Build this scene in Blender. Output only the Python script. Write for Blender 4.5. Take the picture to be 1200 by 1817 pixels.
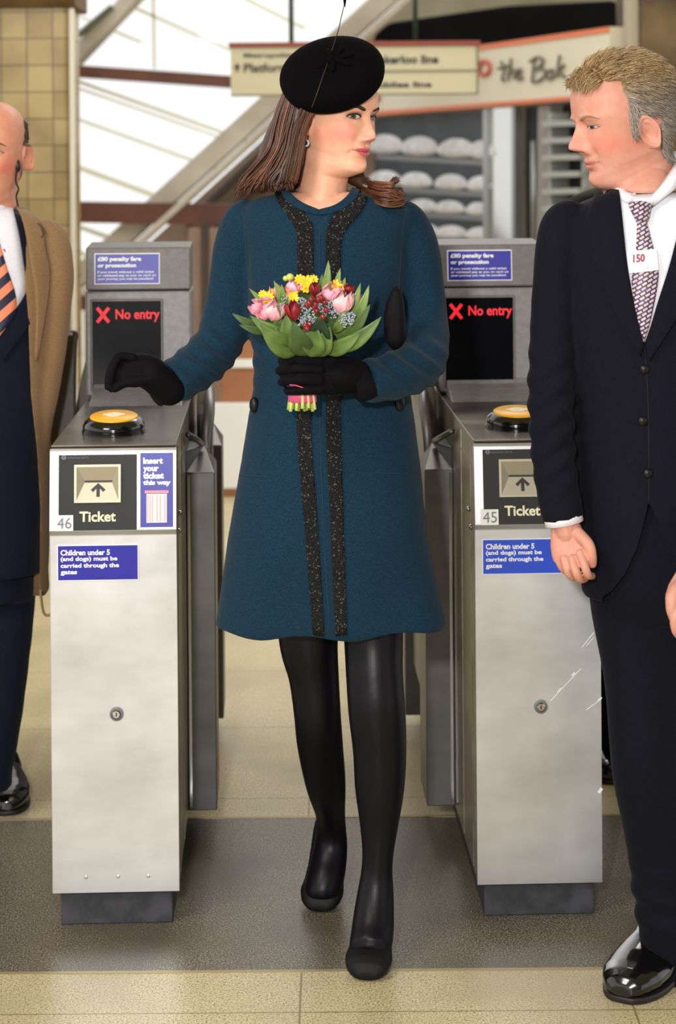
import bpy, bmesh, math, random
import numpy as np
from mathutils import Vector, Matrix
from mathutils.bvhtree import BVHTree
random.seed(7); rng = np.random.default_rng(7)
for o in list(bpy.data.objects): bpy.data.objects.remove(o)
scn = bpy.context.scene
COL = scn.collection

# ------------------------------------------------------------------ camera
FPX, CX, HZ, EYE, ROLL = 3500.0, 600.0, 296.0, 1.6, math.radians(0.45)
cam = bpy.data.cameras.new('camera'); camo = bpy.data.objects.new('camera', cam); COL.objects.link(camo)
cam.sensor_width = 36; cam.sensor_fit = 'AUTO'; cam.lens = FPX / 1817 * 36
cam.shift_y = -(1817 / 2 - HZ) / 1817; cam.clip_end = 200
camo.matrix_world = Matrix.Translation((0, 0, EYE)) @ Matrix.Rotation(math.radians(90), 4, 'X') @ Matrix.Rotation(-ROLL, 4, 'Z')
cam.dof.use_dof = True; cam.dof.focus_distance = 3.95; cam.dof.aperture_fstop = 4.5
scn.camera = camo
scn.view_settings.view_transform = 'Standard'; scn.view_settings.look = 'None'
scn.view_settings.gamma = 1; scn.view_settings.exposure = 0.0; scn.view_settings.use_curve_mapping = False

# ------------------------------------------------------------------ light: overcast sky, the photographer's flash and two added fills
W = bpy.data.worlds.new('sky'); scn.world = W; W.use_nodes = True
wn = W.node_tree.nodes; wl = W.node_tree.links
bg = wn['Background']; bg.inputs['Color'].default_value = (1.0, 1.0, 0.985, 1); bg.inputs['Strength'].default_value = 1.15
def area(name, loc, target, size, power, col=(1, 1, 1)):
    l = bpy.data.lights.new(name, 'AREA'); l.energy = power; l.size = size; l.color = col
    o = bpy.data.objects.new(name, l); COL.objects.link(o); o.location = loc
    o.rotation_euler = (Vector(target) - Vector(loc)).to_track_quat('-Z', 'Y').to_euler()
    return o
area('flash', (-0.34, -0.05, 2.0), (0.0, 4.0, 1.0), 0.16, 112, (1.0, 0.98, 0.95))
area('hall_fill', (-1.9, 1.6, 3.6), (-0.5, 4.3, 0.7), 1.2, 70, (1.0, 0.96, 0.90))  # added fill aimed at the left gate, no fitting modelled
area('hall_fill', (0.4, 7.4, 3.8), (0.2, 8.6, 0.4), 1.6, 75, (1.0, 0.93, 0.82))  # second added fill, over the floor behind the gates

# ------------------------------------------------------------------ helpers
def P(px, py, Y):
    u, v = px - CX, HZ - py
    x = u * math.cos(ROLL) + v * math.sin(ROLL); z = -u * math.sin(ROLL) + v * math.cos(ROLL)
    return Vector((x * Y / FPX, Y, EYE + z * Y / FPX))
def G(px, py, h=0.0):
    d = P(px, py, 1.0) - Vector((0, 0, EYE)); t = (h - EYE) / d.z
    return Vector((0, 0, EYE)) + d * t
def lin(c): c /= 255.0; return c / 12.92 if c <= 0.04045 else ((c + 0.055) / 1.055) ** 2.4
def C3(r, g, b): return (lin(r), lin(g), lin(b), 1)
MW = {}
def empty(name, loc, label, cat, rotz=0, group=None):
    o = bpy.data.objects.new(name, None); COL.objects.link(o); o.location = loc; o.rotation_euler = (0, 0, rotz)
    o.empty_display_size = 0.1
    o['label'] = label; o['category'] = cat
    if group: o['group'] = group
    MW[o.name] = Matrix.Translation(loc) @ Matrix.Rotation(rotz, 4, 'Z')
    return o
def tag(o, label, cat, group=None):
    o['label'] = label; o['category'] = cat
    if group: o['group'] = group
    return o
def smooth(me, on=True):
    me.polygons.foreach_set('use_smooth', [on] * len(me.polygons))
def link(name, me, m, parent=None, local=False, sm=True, label=None):
    """one mesh object; world-space verts unless local"""
    if parent is not None and not local:
        me.transform(root_matrix(parent).inverted())
    o = bpy.data.objects.new(name, me); COL.objects.link(o)
    if m is not None and len(me.materials) == 0:
        for mm in (m if isinstance(m, (list, tuple)) else [m]): me.materials.append(mm)
    if parent is not None: o.parent = parent
    if sm: smooth(me)
    if label: o['label'] = label
    return o
def root_matrix(o):
    while o.parent is not None: o = o.parent
    return MW.get(o.name, Matrix.Identity(4))
def struct(name, me, m, sm=False):
    o = link(name, me, m, sm=sm); o['kind'] = 'structure'; return o
def mesh(verts, faces, name='m'):
    me = bpy.data.meshes.new(name); me.from_pydata([tuple(v) for v in verts], [], [tuple(f) for f in faces]); me.update(); return me
def fixn(me):
    bm = bmesh.new(); bm.from_mesh(me); bmesh.ops.recalc_face_normals(bm, faces=bm.faces); bm.to_mesh(me); bm.free(); return me
class MB:
    """collects shapes for one mesh"""
    def __init__(s): s.v = []; s.f = []; s.mi = []
    def add(s, v, f, mi=0):
        n = len(s.v); s.v += [Vector(p) for p in v]; s.f += [tuple(i + n for i in q) for q in f]; s.mi += [mi] * len(f); return s
    def mesh(s, bev=0, seg=2):
        me = mesh(s.v, s.f); me.polygons.foreach_set('material_index', s.mi); fixn(me)
        if bev:
            bm = bmesh.new(); bm.from_mesh(me)
            bmesh.ops.bevel(bm, geom=[e for e in bm.edges if len(e.link_faces) == 2 and e.calc_face_angle() > 0.5], offset=bev, segments=seg, profile=0.5, affect='EDGES', clamp_overlap=True)
            bm.to_mesh(me); bm.free()
        return me
def box(x0, x1, y0, y1, z0, z1):
    v = [(x, y, z) for x in (x0, x1) for y in (y0, y1) for z in (z0, z1)]
    return v, [(0, 1, 3, 2), (4, 6, 7, 5), (0, 4, 5, 1), (2, 3, 7, 6), (0, 2, 6, 4), (1, 5, 7, 3)]
def prism_x(poly, x0, x1):
    n = len(poly); v = [(x0, y, z) for y, z in poly] + [(x1, y, z) for y, z in poly]
    return v, [tuple(range(n)), tuple(range(2 * n - 1, n - 1, -1))] + [(i, i + n, (i + 1) % n + n, (i + 1) % n) for i in range(n)]
def prism_y(poly, y0, y1):
    n = len(poly); v = [(x, y0, z) for x, z in poly] + [(x, y1, z) for x, z in poly]
    return v, [tuple(range(n)), tuple(range(2 * n - 1, n - 1, -1))] + [(i, i + n, (i + 1) % n + n, (i + 1) % n) for i in range(n)]
def loft(rings, caps=True):
    n = len(rings[0]); v = [p for r in rings for p in r]; f = []
    for k in range(len(rings) - 1):
        for i in range(n):
            j = (i + 1) % n; f.append((k * n + i, k * n + j, (k + 1) * n + j, (k + 1) * n + i))
    if caps: f.append(tuple(range(n - 1, -1, -1))); f.append(tuple((len(rings) - 1) * n + i for i in range(n)))
    return v, f
def cr(pts, m):
    """Catmull-Rom through pts (any dim), m steps a span"""
    p = np.array([list(q) for q in pts], float); p = np.vstack([2 * p[0] - p[1], p, 2 * p[-1] - p[-2]]); out = []
    for k in range(1, len(p) - 2):
        for i in range(m):
            t = i / m; out.append(0.5 * ((2 * p[k]) + (-p[k - 1] + p[k + 1]) * t + (2 * p[k - 1] - 5 * p[k] + 4 * p[k + 1] - p[k + 2]) * t * t + (-p[k - 1] + 3 * p[k] - 3 * p[k + 1] + p[k + 2]) * t ** 3))
    out.append(p[-2]); return np.array(out)
def tube(path, rad, n=10, m=0, flat=1.0, up=None):
    """path of points, radii (scalar or list), optional smoothing m; flat squashes the second axis"""
    path = [tuple(q) for q in path]
    if not hasattr(rad, '__len__'): rad = [rad] * len(path)
    data = np.array([list(q) + [r] for q, r in zip(path, rad)], float)
    if m: data = cr(data, m)
    pts = [Vector(q[:3]) for q in data]; rr = [max(q[3], 1e-4) for q in data]
    rings = []; side = None
    for i, p in enumerate(pts):
        t = (pts[min(i + 1, len(pts) - 1)] - pts[max(i - 1, 0)]).normalized()
        if side is None:
            a = Vector(up) if up else (Vector((0, 0, 1)) if abs(t.z) < 0.9 else Vector((1, 0, 0)))
            side = t.cross(a).normalized()
        else:
            side = (side - t * side.dot(t)).normalized()
        b = t.cross(side)
        rings.append([p + (side * math.cos(2 * math.pi * k / n) + b * math.sin(2 * math.pi * k / n) * flat) * rr[i] for k in range(n)])
    return loft(rings)
def capsule(path, rad, n=14, m=6, flat=1.0, up=None):
    """tube with rounded ends"""
    path = [Vector(q) for q in path]
    if not hasattr(rad, '__len__'): rad = [rad] * len(path)
    d = cr([list(q) + [r] for q, r in zip(path, rad)], m); pts = [Vector(q[:3]) for q in d]; rr = [q[3] for q in d]
    t0 = (pts[0] - pts[1]).normalized(); t1 = (pts[-1] - pts[-2]).normalized(); A = []; B = []
    for a in (85, 60, 40, 20):
        a = math.radians(a)
        A.append((pts[0] + t0 * rr[0] * math.sin(a), rr[0] * math.cos(a)))
        B.append((pts[-1] + t1 * rr[-1] * math.sin(a), rr[-1] * math.cos(a)))
    allp = A + list(zip(pts, rr)) + B[::-1]
    return tube([q[0] for q in allp], [q[1] for q in allp], n=n, flat=flat, up=up)
def lathe(prof, n=32, c=(0, 0, 0), tilt=None):
    rings = [[Vector((r * math.cos(2 * math.pi * k / n), r * math.sin(2 * math.pi * k / n), z)) for k in range(n)] for r, z in prof]
    v, f = loft(rings)
    M = Matrix.Translation(c) @ (tilt or Matrix.Identity(4))
    return [M @ p for p in v], f
def ellipsoid(c, r, nu=20, nv=12, M=None):
    prof = [(math.sin(math.pi * (k + 0.02) / (nv + 0.04)), -math.cos(math.pi * (k + 0.02) / (nv + 0.04))) for k in range(nv + 1)]
    v, f = lathe(prof, nu)
    M = M or Matrix.Identity(4)
    return [Vector(c) + M.to_3x3() @ Vector((p.x * r[0], p.y * r[1], p.z * r[2])) for p in v], f
def sring(px0, px1, py, Y, ry, n=48, ef=2.3, off=0.0):
    """level ring whose outline spans px0..px1 at row py; ry half depth"""
    a, b = P(px0, py, Y), P(px1, py, Y); c = (a + b) / 2; rx = (b - a).length / 2; out = []
    for k in range(n):
        t = 2 * math.pi * k / n; cx_, sx_ = math.cos(t), math.sin(t)
        out.append(Vector((c.x + rx * math.copysign(abs(cx_) ** (2 / ef), cx_), c.y + off + ry * math.copysign(abs(sx_) ** (2 / ef), sx_), c.z)))
    return out
def pxloft(rows, m=4, n=48, ef=2.3):
    """rows (py, xl, xr, Y, ry) smoothed and lofted"""
    return loft([sring(r[1], r[2], r[0], r[3], r[4], n, ef) for r in cr(rows, m)])
def apply_mods(me, mods):
    o = bpy.data.objects.new('tmp', me); COL.objects.link(o)
    for t, kw in mods:
        md = o.modifiers.new('m', t)
        for k, v in kw.items(): setattr(md, k, v)
    dg = bpy.context.evaluated_depsgraph_get(); dg.update()
    out = bpy.data.meshes.new_from_object(o.evaluated_get(dg)); bpy.data.objects.remove(o)
    return out
def fuse(mb, vox, it=4, fac=0.6, noise=0, nscale=8, seed=0, fn=None):
    """one continuous skin over all collected shapes"""
    me = mb.mesh() if isinstance(mb, MB) else mb
    me = apply_mods(me, [('REMESH', dict(mode='VOXEL', voxel_size=vox, adaptivity=0)), ('SMOOTH', dict(factor=fac, iterations=it))])
    if fn:
        co = np.empty(len(me.vertices) * 3); me.vertices.foreach_get('co', co); no = np.empty(len(me.vertices) * 3); me.vertex_normals.foreach_get('vector', no)
        co = co.reshape(-1, 3); no = no.reshape(-1, 3); co = co + no * fn(co)[:, None]
        me.vertices.foreach_set('co', co.ravel()); me.update()
    return me
def bvh(me): return BVHTree.FromPolygons([v.co.copy() for v in me.vertices], [tuple(p.vertices) for p in me.polygons])
def hitp(B, px, py, off=0.0):
    o = Vector((0, 0, EYE)); d = (P(px, py, 1.0) - o).normalized(); r = B.ray_cast(o, d)
    if r[0] is None:
        q = P(px, py, 4.0); r = B.find_nearest(q)
    n = r[1]
    if n.dot(d) > 0: n = -n
    return r[0] + n * off, n
def patch(B, L, R, off=0.003, thick=0.003, nu=8, m=5, mid=None):
    """cloth strip lying on a surface between two outlines given as the rows and columns of the picture"""
    L = cr(L, m); R = cr(R, m); k = len(L); top = []; bot = []
    for i in range(k):
        for j in range(nu + 1):
            q = L[i] * (1 - j / nu) + R[i] * (j / nu); p, n = hitp(B, q[0], q[1])
            e = 1.0 if mid is None else 1 + mid * math.sin(math.pi * j / nu)
            top.append(p + n * (off + thick) * e); bot.append(p - n * 0.002)
    N = len(top); f = []
    for i in range(k - 1):
        for j in range(nu):
            a = i * (nu + 1) + j; b = a + nu + 1
            f += [(a, a + 1, b + 1, b), (N + a, N + b, N + b + 1, N + a + 1)]
    for i in range(k - 1):
        a = i * (nu + 1); b = a + nu + 1; f.append((a, b, N + b, N + a)); a += nu; b += nu; f.append((a, N + a, N + b, b))
    for j in range(nu):
        f.append((j, N + j, N + j + 1, j + 1)); a = (k - 1) * (nu + 1) + j; f.append((a, a + 1, N + a + 1, N + a))
    return top + bot, f
def ribbon(B, pts, w, off=0.002, thick=0.002, m=6, nu=2):
    c = cr(pts, m); L = []; R = []
    for i in range(len(c)):
        t = c[min(i + 1, len(c) - 1)] - c[max(i - 1, 0)]; t = t / (np.linalg.norm(t) + 1e-9); nn = np.array([-t[1], t[0]])
        L.append(c[i] - nn * w / 2); R.append(c[i] + nn * w / 2)
    return patch(B, L, R, off, thick, nu, 1)
def bar(p0, p1, w, d):
    """square bar between two points, w across, d deep"""
    p0, p1 = Vector(p0), Vector(p1); t = (p1 - p0).normalized(); y = Vector((0, 1, 0)); s = t.cross(y).normalized() * w / 2; y = s.cross(t).normalized() * d / 2
    v = [p + a * s + b * y for p in (p0, p1) for a, b in ((-1, -1), (1, -1), (1, 1), (-1, 1))]
    return v, [(0, 1, 2, 3), (7, 6, 5, 4)] + [(i, i + 4, (i + 1) % 4 + 4, (i + 1) % 4) for i in range(4)]
def text(s, size, bold=0.0, depth=0.0008, align='LEFT', spacing=1.0, line=1.0):
    c = bpy.data.curves.new('t', 'FONT'); c.body = s; c.size = size; c.offset = bold; c.extrude = depth; c.align_x = align
    c.space_character = spacing; c.space_line = line; c.resolution_u = 3
    o = bpy.data.objects.new('t', c); COL.objects.link(o); dg = bpy.context.evaluated_depsgraph_get(); dg.update()
    me = bpy.data.meshes.new_from_object(o.evaluated_get(dg)); bpy.data.objects.remove(o); me.materials.clear()
    me.transform(Matrix.Rotation(math.radians(90), 4, 'X'))   # x right, z up, facing -y
    return me
def fit_text(me, x0, x1, z0, z1, y):
    """scale lettering into a rectangle facing -y"""
    co = [v.co for v in me.vertices]; ax = min(c.x for c in co); bx = max(c.x for c in co); az = min(c.z for c in co); bz = max(c.z for c in co)
    for v in me.vertices:
        v.co = Vector((x0 + (v.co.x - ax) / (bx - ax) * (x1 - x0), y + v.co.y, z0 + (v.co.z - az) / (bz - az) * (z1 - z0)))
    return me

# ------------------------------------------------------------------ materials
def mat(name, col, rough=0.5, metal=0.0, var=None, vscale=20, bump=0.0, bscale=60, bdist=0.002, sheen=0, coat=0, spec=0.5, det=4, emis=None, estr=0, sss=0):
    m = bpy.data.materials.new(name); m.use_nodes = True; nt = m.node_tree; N = nt.nodes; L = nt.links; b = N['Principled BSDF']
    b.inputs['Base Color'].default_value = col; b.inputs['Roughness'].default_value = rough; b.inputs['Metallic'].default_value = metal
    b.inputs['Sheen Weight'].default_value = sheen; b.inputs['Coat Weight'].default_value = coat; b.inputs['Specular IOR Level'].default_value = spec
    if sss: b.inputs['Subsurface Weight'].default_value = sss; b.inputs['Subsurface Scale'].default_value = 0.004; b.inputs['Subsurface Radius'].default_value = (1, .35, .2)
    tc = N.new('ShaderNodeTexCoord')
    if var:
        t = N.new('ShaderNodeTexNoise'); t.inputs['Scale'].default_value = vscale; t.inputs['Detail'].default_value = det; L.new(tc.outputs['Object'], t.inputs['Vector'])
        r = N.new('ShaderNodeValToRGB'); r.color_ramp.elements[0].position = 0.35; r.color_ramp.elements[1].position = 0.65
        r.color_ramp.elements[0].color = col; r.color_ramp.elements[1].color = var; L.new(t.outputs['Fac'], r.inputs['Fac']); L.new(r.outputs['Color'], b.inputs['Base Color'])
    if bump:
        t = N.new('ShaderNodeTexNoise'); t.inputs['Scale'].default_value = bscale; t.inputs['Detail'].default_value = 3; L.new(tc.outputs['Object'], t.inputs['Vector'])
        u = N.new('ShaderNodeBump'); u.inputs['Strength'].default_value = bump; u.inputs['Distance'].default_value = bdist; L.new(t.outputs['Fac'], u.inputs['Height']); L.new(u.outputs['Normal'], b.inputs['Normal'])
    if emis: b.inputs['Emission Color'].default_value = emis; b.inputs['Emission Strength'].default_value = estr
    return m
def nodes_of(m): return m.node_tree.nodes, m.node_tree.links, m.node_tree.nodes['Principled BSDF']
def brushed(name, c0, c1, rough=0.38, sc=(5, 5, 14), bl=0.03, metal=0.9):
    m = mat(name, c0, rough, metal); N, L, b = nodes_of(m); tc = N['Texture Coordinate']
    mp = N.new('ShaderNodeMapping'); mp.inputs['Scale'].default_value = sc; L.new(tc.outputs['Object'], mp.inputs['Vector'])
    t = N.new('ShaderNodeTexNoise'); t.inputs['Scale'].default_value = 1.5; t.inputs['Detail'].default_value = 6; L.new(mp.outputs['Vector'], t.inputs['Vector'])
    t2 = N.new('ShaderNodeTexNoise'); t2.inputs['Scale'].default_value = 5; t2.inputs['Detail'].default_value = 5; L.new(tc.outputs['Object'], t2.inputs['Vector'])
    mx = N.new('ShaderNodeMath'); mx.operation = 'MULTIPLY_ADD'; mx.inputs[1].default_value = 0.35; L.new(t.outputs['Fac'], mx.inputs[0])
    m2 = N.new('ShaderNodeMath'); m2.operation = 'MULTIPLY'; m2.inputs[1].default_value = 0.65; L.new(t2.outputs['Fac'], m2.inputs[0]); L.new(m2.outputs[0], mx.inputs[2])
    r = N.new('ShaderNodeValToRGB'); r.color_ramp.elements[0].position = 0.35; r.color_ramp.elements[1].position = 0.66; r.color_ramp.elements[0].color = c0; r.color_ramp.elements[1].color = c1
    L.new(mx.outputs[0], r.inputs['Fac']); L.new(r.outputs['Color'], b.inputs['Base Color'])
    ra = N.new('ShaderNodeMapRange'); ra.inputs['To Min'].default_value = rough - 0.08; ra.inputs['To Max'].default_value = rough + 0.12; L.new(t2.outputs['Fac'], ra.inputs['Value']); L.new(ra.outputs['Result'], b.inputs['Roughness'])
    u = N.new('ShaderNodeBump'); u.inputs['Strength'].default_value = bl; u.inputs['Distance'].default_value = 0.001; L.new(t.outputs['Fac'], u.inputs['Height']); L.new(u.outputs['Normal'], b.inputs['Normal'])
    return m
def terrazzo(name, base, dark, light, joint=None, tile=0.62, ox=0.0, oy=0.0, rough=0.35):
    m = mat(name, base, rough); N, L, b = nodes_of(m); tc = N['Texture Coordinate']
    def noise(sc, lo, hi, a, bb):
        t = N.new('ShaderNodeTexNoise'); t.inputs['Scale'].default_value = sc; t.inputs['Detail'].default_value = 3; L.new(tc.outputs['Object'], t.inputs['Vector'])
        r = N.new('ShaderNodeMapRange'); r.inputs['From Min'].default_value = lo; r.inputs['From Max'].default_value = hi; L.new(t.outputs['Fac'], r.inputs['Value'])
        x = N.new('ShaderNodeMix'); x.data_type = 'RGBA'; L.new(r.outputs['Result'], x.inputs['Factor'])
        if isinstance(a, tuple): x.inputs['A'].default_value = a
        else: L.new(a, x.inputs['A'])
        x.inputs['B'].default_value = bb; return x.outputs['Result']
    c = noise(210, 0.50, 0.62, base, dark); c = noise(280, 0.54, 0.64, c, light)
    c = noise(3, 0.45, 0.75, c, tuple(0.72 * q for q in base[:3]) + (1,))
    if joint:
        mp = N.new('ShaderNodeMapping'); mp.inputs['Location'].default_value = (ox, oy, 0); L.new(tc.outputs['Object'], mp.inputs['Vector'])
        k = N.new('ShaderNodeTexBrick'); k.offset = 0.0; k.inputs['Scale'].default_value = 1; k.inputs['Brick Width'].default_value = tile; k.inputs['Row Height'].default_value = tile
        k.inputs['Mortar Size'].default_value = 0.0022; k.inputs['Mortar Smooth'].default_value = 0.1; L.new(mp.outputs['Vector'], k.inputs['Vector'])
        x = N.new('ShaderNodeMix'); x.data_type = 'RGBA'; L.new(k.outputs['Fac'], x.inputs['Factor']); L.new(c, x.inputs['A']); x.inputs['B'].default_value = joint; c = x.outputs['Result']
    L.new(c, b.inputs['Base Color']); return m
M = {}
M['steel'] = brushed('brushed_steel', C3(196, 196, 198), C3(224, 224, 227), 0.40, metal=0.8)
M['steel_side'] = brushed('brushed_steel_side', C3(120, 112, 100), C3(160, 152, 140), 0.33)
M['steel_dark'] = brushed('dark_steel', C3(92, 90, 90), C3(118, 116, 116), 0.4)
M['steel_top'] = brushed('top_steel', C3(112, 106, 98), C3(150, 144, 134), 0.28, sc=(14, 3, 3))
M['grey_paint'] = mat('grey_paint', C3(125, 122, 122), 0.45, 0.15, var=C3(138, 135, 136), vscale=60, bump=0.1, bscale=300)
M['grey_hood'] = mat('grey_hood', C3(104, 100, 98), 0.5, 0.1, var=C3(114, 110, 108), vscale=60, bump=0.1, bscale=300)
M['rubber'] = mat('black_rubber', C3(44, 45, 50), 0.6, var=C3(66, 66, 72), vscale=22, bump=0.3, bscale=40)
M['black_gloss'] = mat('black_gloss', C3(14, 14, 14), 0.15, coat=0.5)
M['panel_dark'] = mat('panel_dark', C3(36, 36, 35), 0.5, spec=.3)
M['blue'] = mat('blue_enamel', C3(34, 32, 158), 0.4)
M['blue2'] = mat('blue_enamel_light', C3(38, 76, 200), 0.4)
M['white_ink'] = mat('white_ink', C3(235, 235, 240), 0.5)
M['cream_ink'] = mat('cream_ink', C3(238, 228, 195), 0.5)
M['sticker'] = mat('sticker_paper', C3(238, 238, 236), 0.5)
M['grey_ink'] = mat('grey_ink', C3(120, 120, 122), 0.5)
M['black_ink'] = mat('black_ink', C3(30, 28, 26), 0.5)
M['ticket'] = mat('ticket_paper', C3(235, 222, 226), 0.5)
M['pink_ink'] = mat('pink_ink', C3(225, 150, 165), 0.5)
M['slot'] = mat('slot_metal', C3(170, 162, 140), 0.4, 0.5)
M['screen'] = mat('screen_glass', C3(6, 7, 12), 0.2, spec=0.2)
M['led'] = mat('red_led', C3(120, 5, 12), 0.5, emis=(1, 0.02, 0.04, 1), estr=0.85)
M['yellow'] = mat('yellow_plastic', C3(245, 180, 20), 0.4)
M['chrome'] = mat('chrome', C3(200, 200, 200), 0.12, 1.0)
M['paddle'] = mat('paddle_grey', C3(66, 62, 54), 0.35, var=C3(80, 76, 68), vscale=8)
M['floor_a'] = terrazzo('beige_terrazzo', C3(198, 184, 142), C3(138, 118, 72), C3(234, 224, 194), C3(140, 120, 80), 0.634, 0.085, 0.07)
M['floor_b'] = terrazzo('dark_terrazzo', C3(100, 91, 76), C3(50, 43, 32), C3(176, 166, 148))
M['tile_cream'] = None
# ================================================================== SETTING
def quad_floor(name, x0, x1, y0, y1, m, z=0.0, t=0.05):
    mb = MB(); mb.add(*box(x0, x1, y0, y1, z - t, z)); return struct(name, mb.mesh(), m)
SY0, SY1 = 3.925, 4.855
mb = MB(); mb.add(*box(-9, 9, -3, SY0, -0.05, 0), 0); mb.add(*box(-9, 9, SY0, SY1, -0.05, 0), 1); mb.add(*box(-9, 9, SY1, 24, -0.05, 0), 0)
me = mb.mesh(); fl = struct('floor', me, [M['floor_a'], M['floor_b']])
fl['label'] = 'beige speckled terrazzo floor crossed by a dark grey band'
m_strip = mat('strip_metal', C3(168, 152, 112), 0.4, 0.3)
for i, y in enumerate((SY0, SY1)):
    struct('trim_%d' % (i + 1), MB().add(*box(-9, 9, y - 0.006, y + 0.006, -0.01, 0.0012)).mesh(), m_strip)

# roof and rear wall of the ticket hall (unseen; added to hold back part of the sky light)
m_hall = mat('hall_ceiling', C3(170, 160, 138), 0.8)
struct('ceiling', MB().add(*box(-6, 6, -4, 6.4, 4.4, 4.55)).mesh(), m_hall)
struct('wall_rear', MB().add(*box(-0.7, 6, -4.2, -4, 0, 4.4)).mesh(), m_hall)  # stops short on the left so sky light reaches the left gate

# tiled pillar at the left
def tilemat():
    m = mat('cream_tiles', C3(190, 168, 112), 0.3); N, L, b = nodes_of(m); tc = N['Texture Coordinate']
    mp = N.new('ShaderNodeMapping'); mp.inputs['Rotation'].default_value = (math.radians(90), 0, 0); L.new(tc.outputs['Object'], mp.inputs['Vector'])
    k = N.new('ShaderNodeTexBrick'); k.offset = 0.0; k.inputs['Scale'].default_value = 1; k.inputs['Brick Width'].default_value = 0.118; k.inputs['Row Height'].default_value = 0.122
    k.inputs['Mortar Size'].default_value = 0.004; k.inputs['Mortar Smooth'].default_value = 0.5; k.inputs['Bias'].default_value = 0
    k.inputs['Color1'].default_value = C3(172, 152, 100); k.inputs['Color2'].default_value = C3(150, 128, 78); k.inputs['Mortar'].default_value = C3(98, 80, 46)
    L.new(mp.outputs['Vector'], k.inputs['Vector'])
    t = N.new('ShaderNodeTexNoise'); t.inputs['Scale'].default_value = 4; t.inputs['Detail'].default_value = 6; L.new(tc.outputs['Object'], t.inputs['Vector'])
    x = N.new('ShaderNodeMix'); x.data_type = 'RGBA'; x.blend_type = 'MULTIPLY'; r = N.new('ShaderNodeValToRGB'); r.color_ramp.elements[0].color = (.55, .48, .36, 1); r.color_ramp.elements[0].position = .3; r.color_ramp.elements[1].position = .6
    L.new(t.outputs['Fac'], r.inputs['Fac']); x.inputs['Factor'].default_value = 0.8; L.new(k.outputs['Color'], x.inputs['A']); L.new(r.outputs['Color'], x.inputs['B']); L.new(x.outputs['Result'], b.inputs['Base Color'])
    return m
M['tile_cream'] = tilemat()
YP = 9.0
xr_ = P(126, 300, YP).x
struct('wall_left', MB().add(*box(xr_ - 1.5, xr_, YP, YP + 0.35, 0, 3.2)).mesh(0.03, 2), M['tile_cream'])
mcap = mat('pillar_cap', C3(110, 82, 46), 0.6, var=C3(82, 58, 30), vscale=6)
zc = P(126, 14, YP).z
struct('trim_3', MB().add(*prism_x([(YP - 0.02, zc), (YP - 0.14, zc + 0.12), (YP - 0.14, 3.2), (YP + .4, 3.2), (YP + .4, zc)], xr_ - 1.6, xr_ + 0.03)).mesh(0.01, 2), mcap)
m_edge = mat('pillar_edge', C3(206, 200, 182), 0.5)
struct('trim_4', MB().add(*box(xr_ - 0.005, xr_ + 0.02, YP - 0.012, YP + 0.02, 0, zc)).mesh(0.006, 2), m_edge)

# glazed end of the roof: white sky behind panes, bars and brown transoms
YG = 13.0
m_brown = mat('brown_paint', C3(108, 62, 42), 0.5, var=C3(88, 48, 34), vscale=3)
m_bar = mat('glazing_bar', C3(236, 232, 205), 0.5)
m_beam = mat('pale_beam', C3(205, 196, 178), 0.6, var=C3(170, 158, 138), vscale=2)
m_taupe = mat('taupe_plaster', C3(150, 128, 108), 0.8, var=C3(122, 100, 82), vscale=1.5)
m_darkwood = mat('dark_timber', C3(86, 70, 56), 0.7, var=C3(60, 48, 38), vscale=2)
m_glass = bpy.data.materials.new('glass_pane'); m_glass.use_nodes = True
N, L, b = nodes_of(m_glass); tr = N.new('ShaderNodeBsdfTransparent'); gl = N.new('ShaderNodeBsdfGlossy'); gl.inputs['Roughness'].default_value = 0.05
ms = N.new('ShaderNodeMixShader'); ms.inputs[0].default_value = 0.05; L.new(tr.outputs[0], ms.inputs[1]); L.new(gl.outputs[0], ms.inputs[2]); L.new(ms.outputs[0], N['Material Output'].inputs['Surface'])
win = MB()
for p, q, w in (((128, 126, ), (415, 146), 21), ((128, 376), (430, 381), 37), ((128, 536), (345, 540), 26)):
    win.add(*bar(P(p[0], p[1], YG - .3), P(q[0], q[1], YG - .3), w * (YG - .3) / FPX, 0.12), 0)
for p, q, w in (((120, 138), (452, 255), 6), ((120, 205), (385, 300), 5), ((120, 290), (330, 368), 9), ((400, -20), (540, 50), 5), ((230, 10), (480, 120), 5),
                ((120, 150), (388, 243), 4), ((120, 395), (260, 445), 8), ((272, -20), (274, 122), 4), ((120, 20), (250, 75), 4), ((120, 440), (200, 470), 8)):
    win.add(*bar(P(p[0], p[1], YG), P(q[0], q[1], YG), w * YG / FPX, 0.05), 1)
struct('window_1', win.mesh(), [m_brown, m_bar])
pane = MB(); a = P(60, -60, YG + .06); c = P(200, 560, YG + .06)
poly = [(P(60, -60, YG).x, P(60, -60, YG).z), (P(740, -60, YG).x, P(740, -60, YG).z), (P(480, 179, YG).x, P(480, 179, YG).z), (P(100, 530, YG).x, P(100, 530, YG).z), (P(60, 560, YG).x, P(60, 560, YG).z)]
pane.add(*prism_y(poly, YG + .05, YG + .06)); struct('window_2', pane.mesh(), m_glass)
# hip rafter and the small one at top left
def beam(name, p, q, w, m, Y, d=0.25, dy=0): return struct(name, MB().add(*bar(P(p[0], p[1], Y), P(q[0], q[1], Y), w * Y / FPX, d)).mesh(0.01), m)
beam('trim_5', (120, 510), (760, -72), 36, m_beam, YG - .1)
beam('trim_6', (150, 520), (790, -62), 12, m_beam, YG - .25)
beam('trim_7', (100, 140), (270, -40), 26, m_beam, YG - .1)
beam('trim_8', (135, 66), (200, 12), 9, mat('green_bracket', C3(96, 100, 80), 0.6), YG - .25, 0.1)
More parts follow.
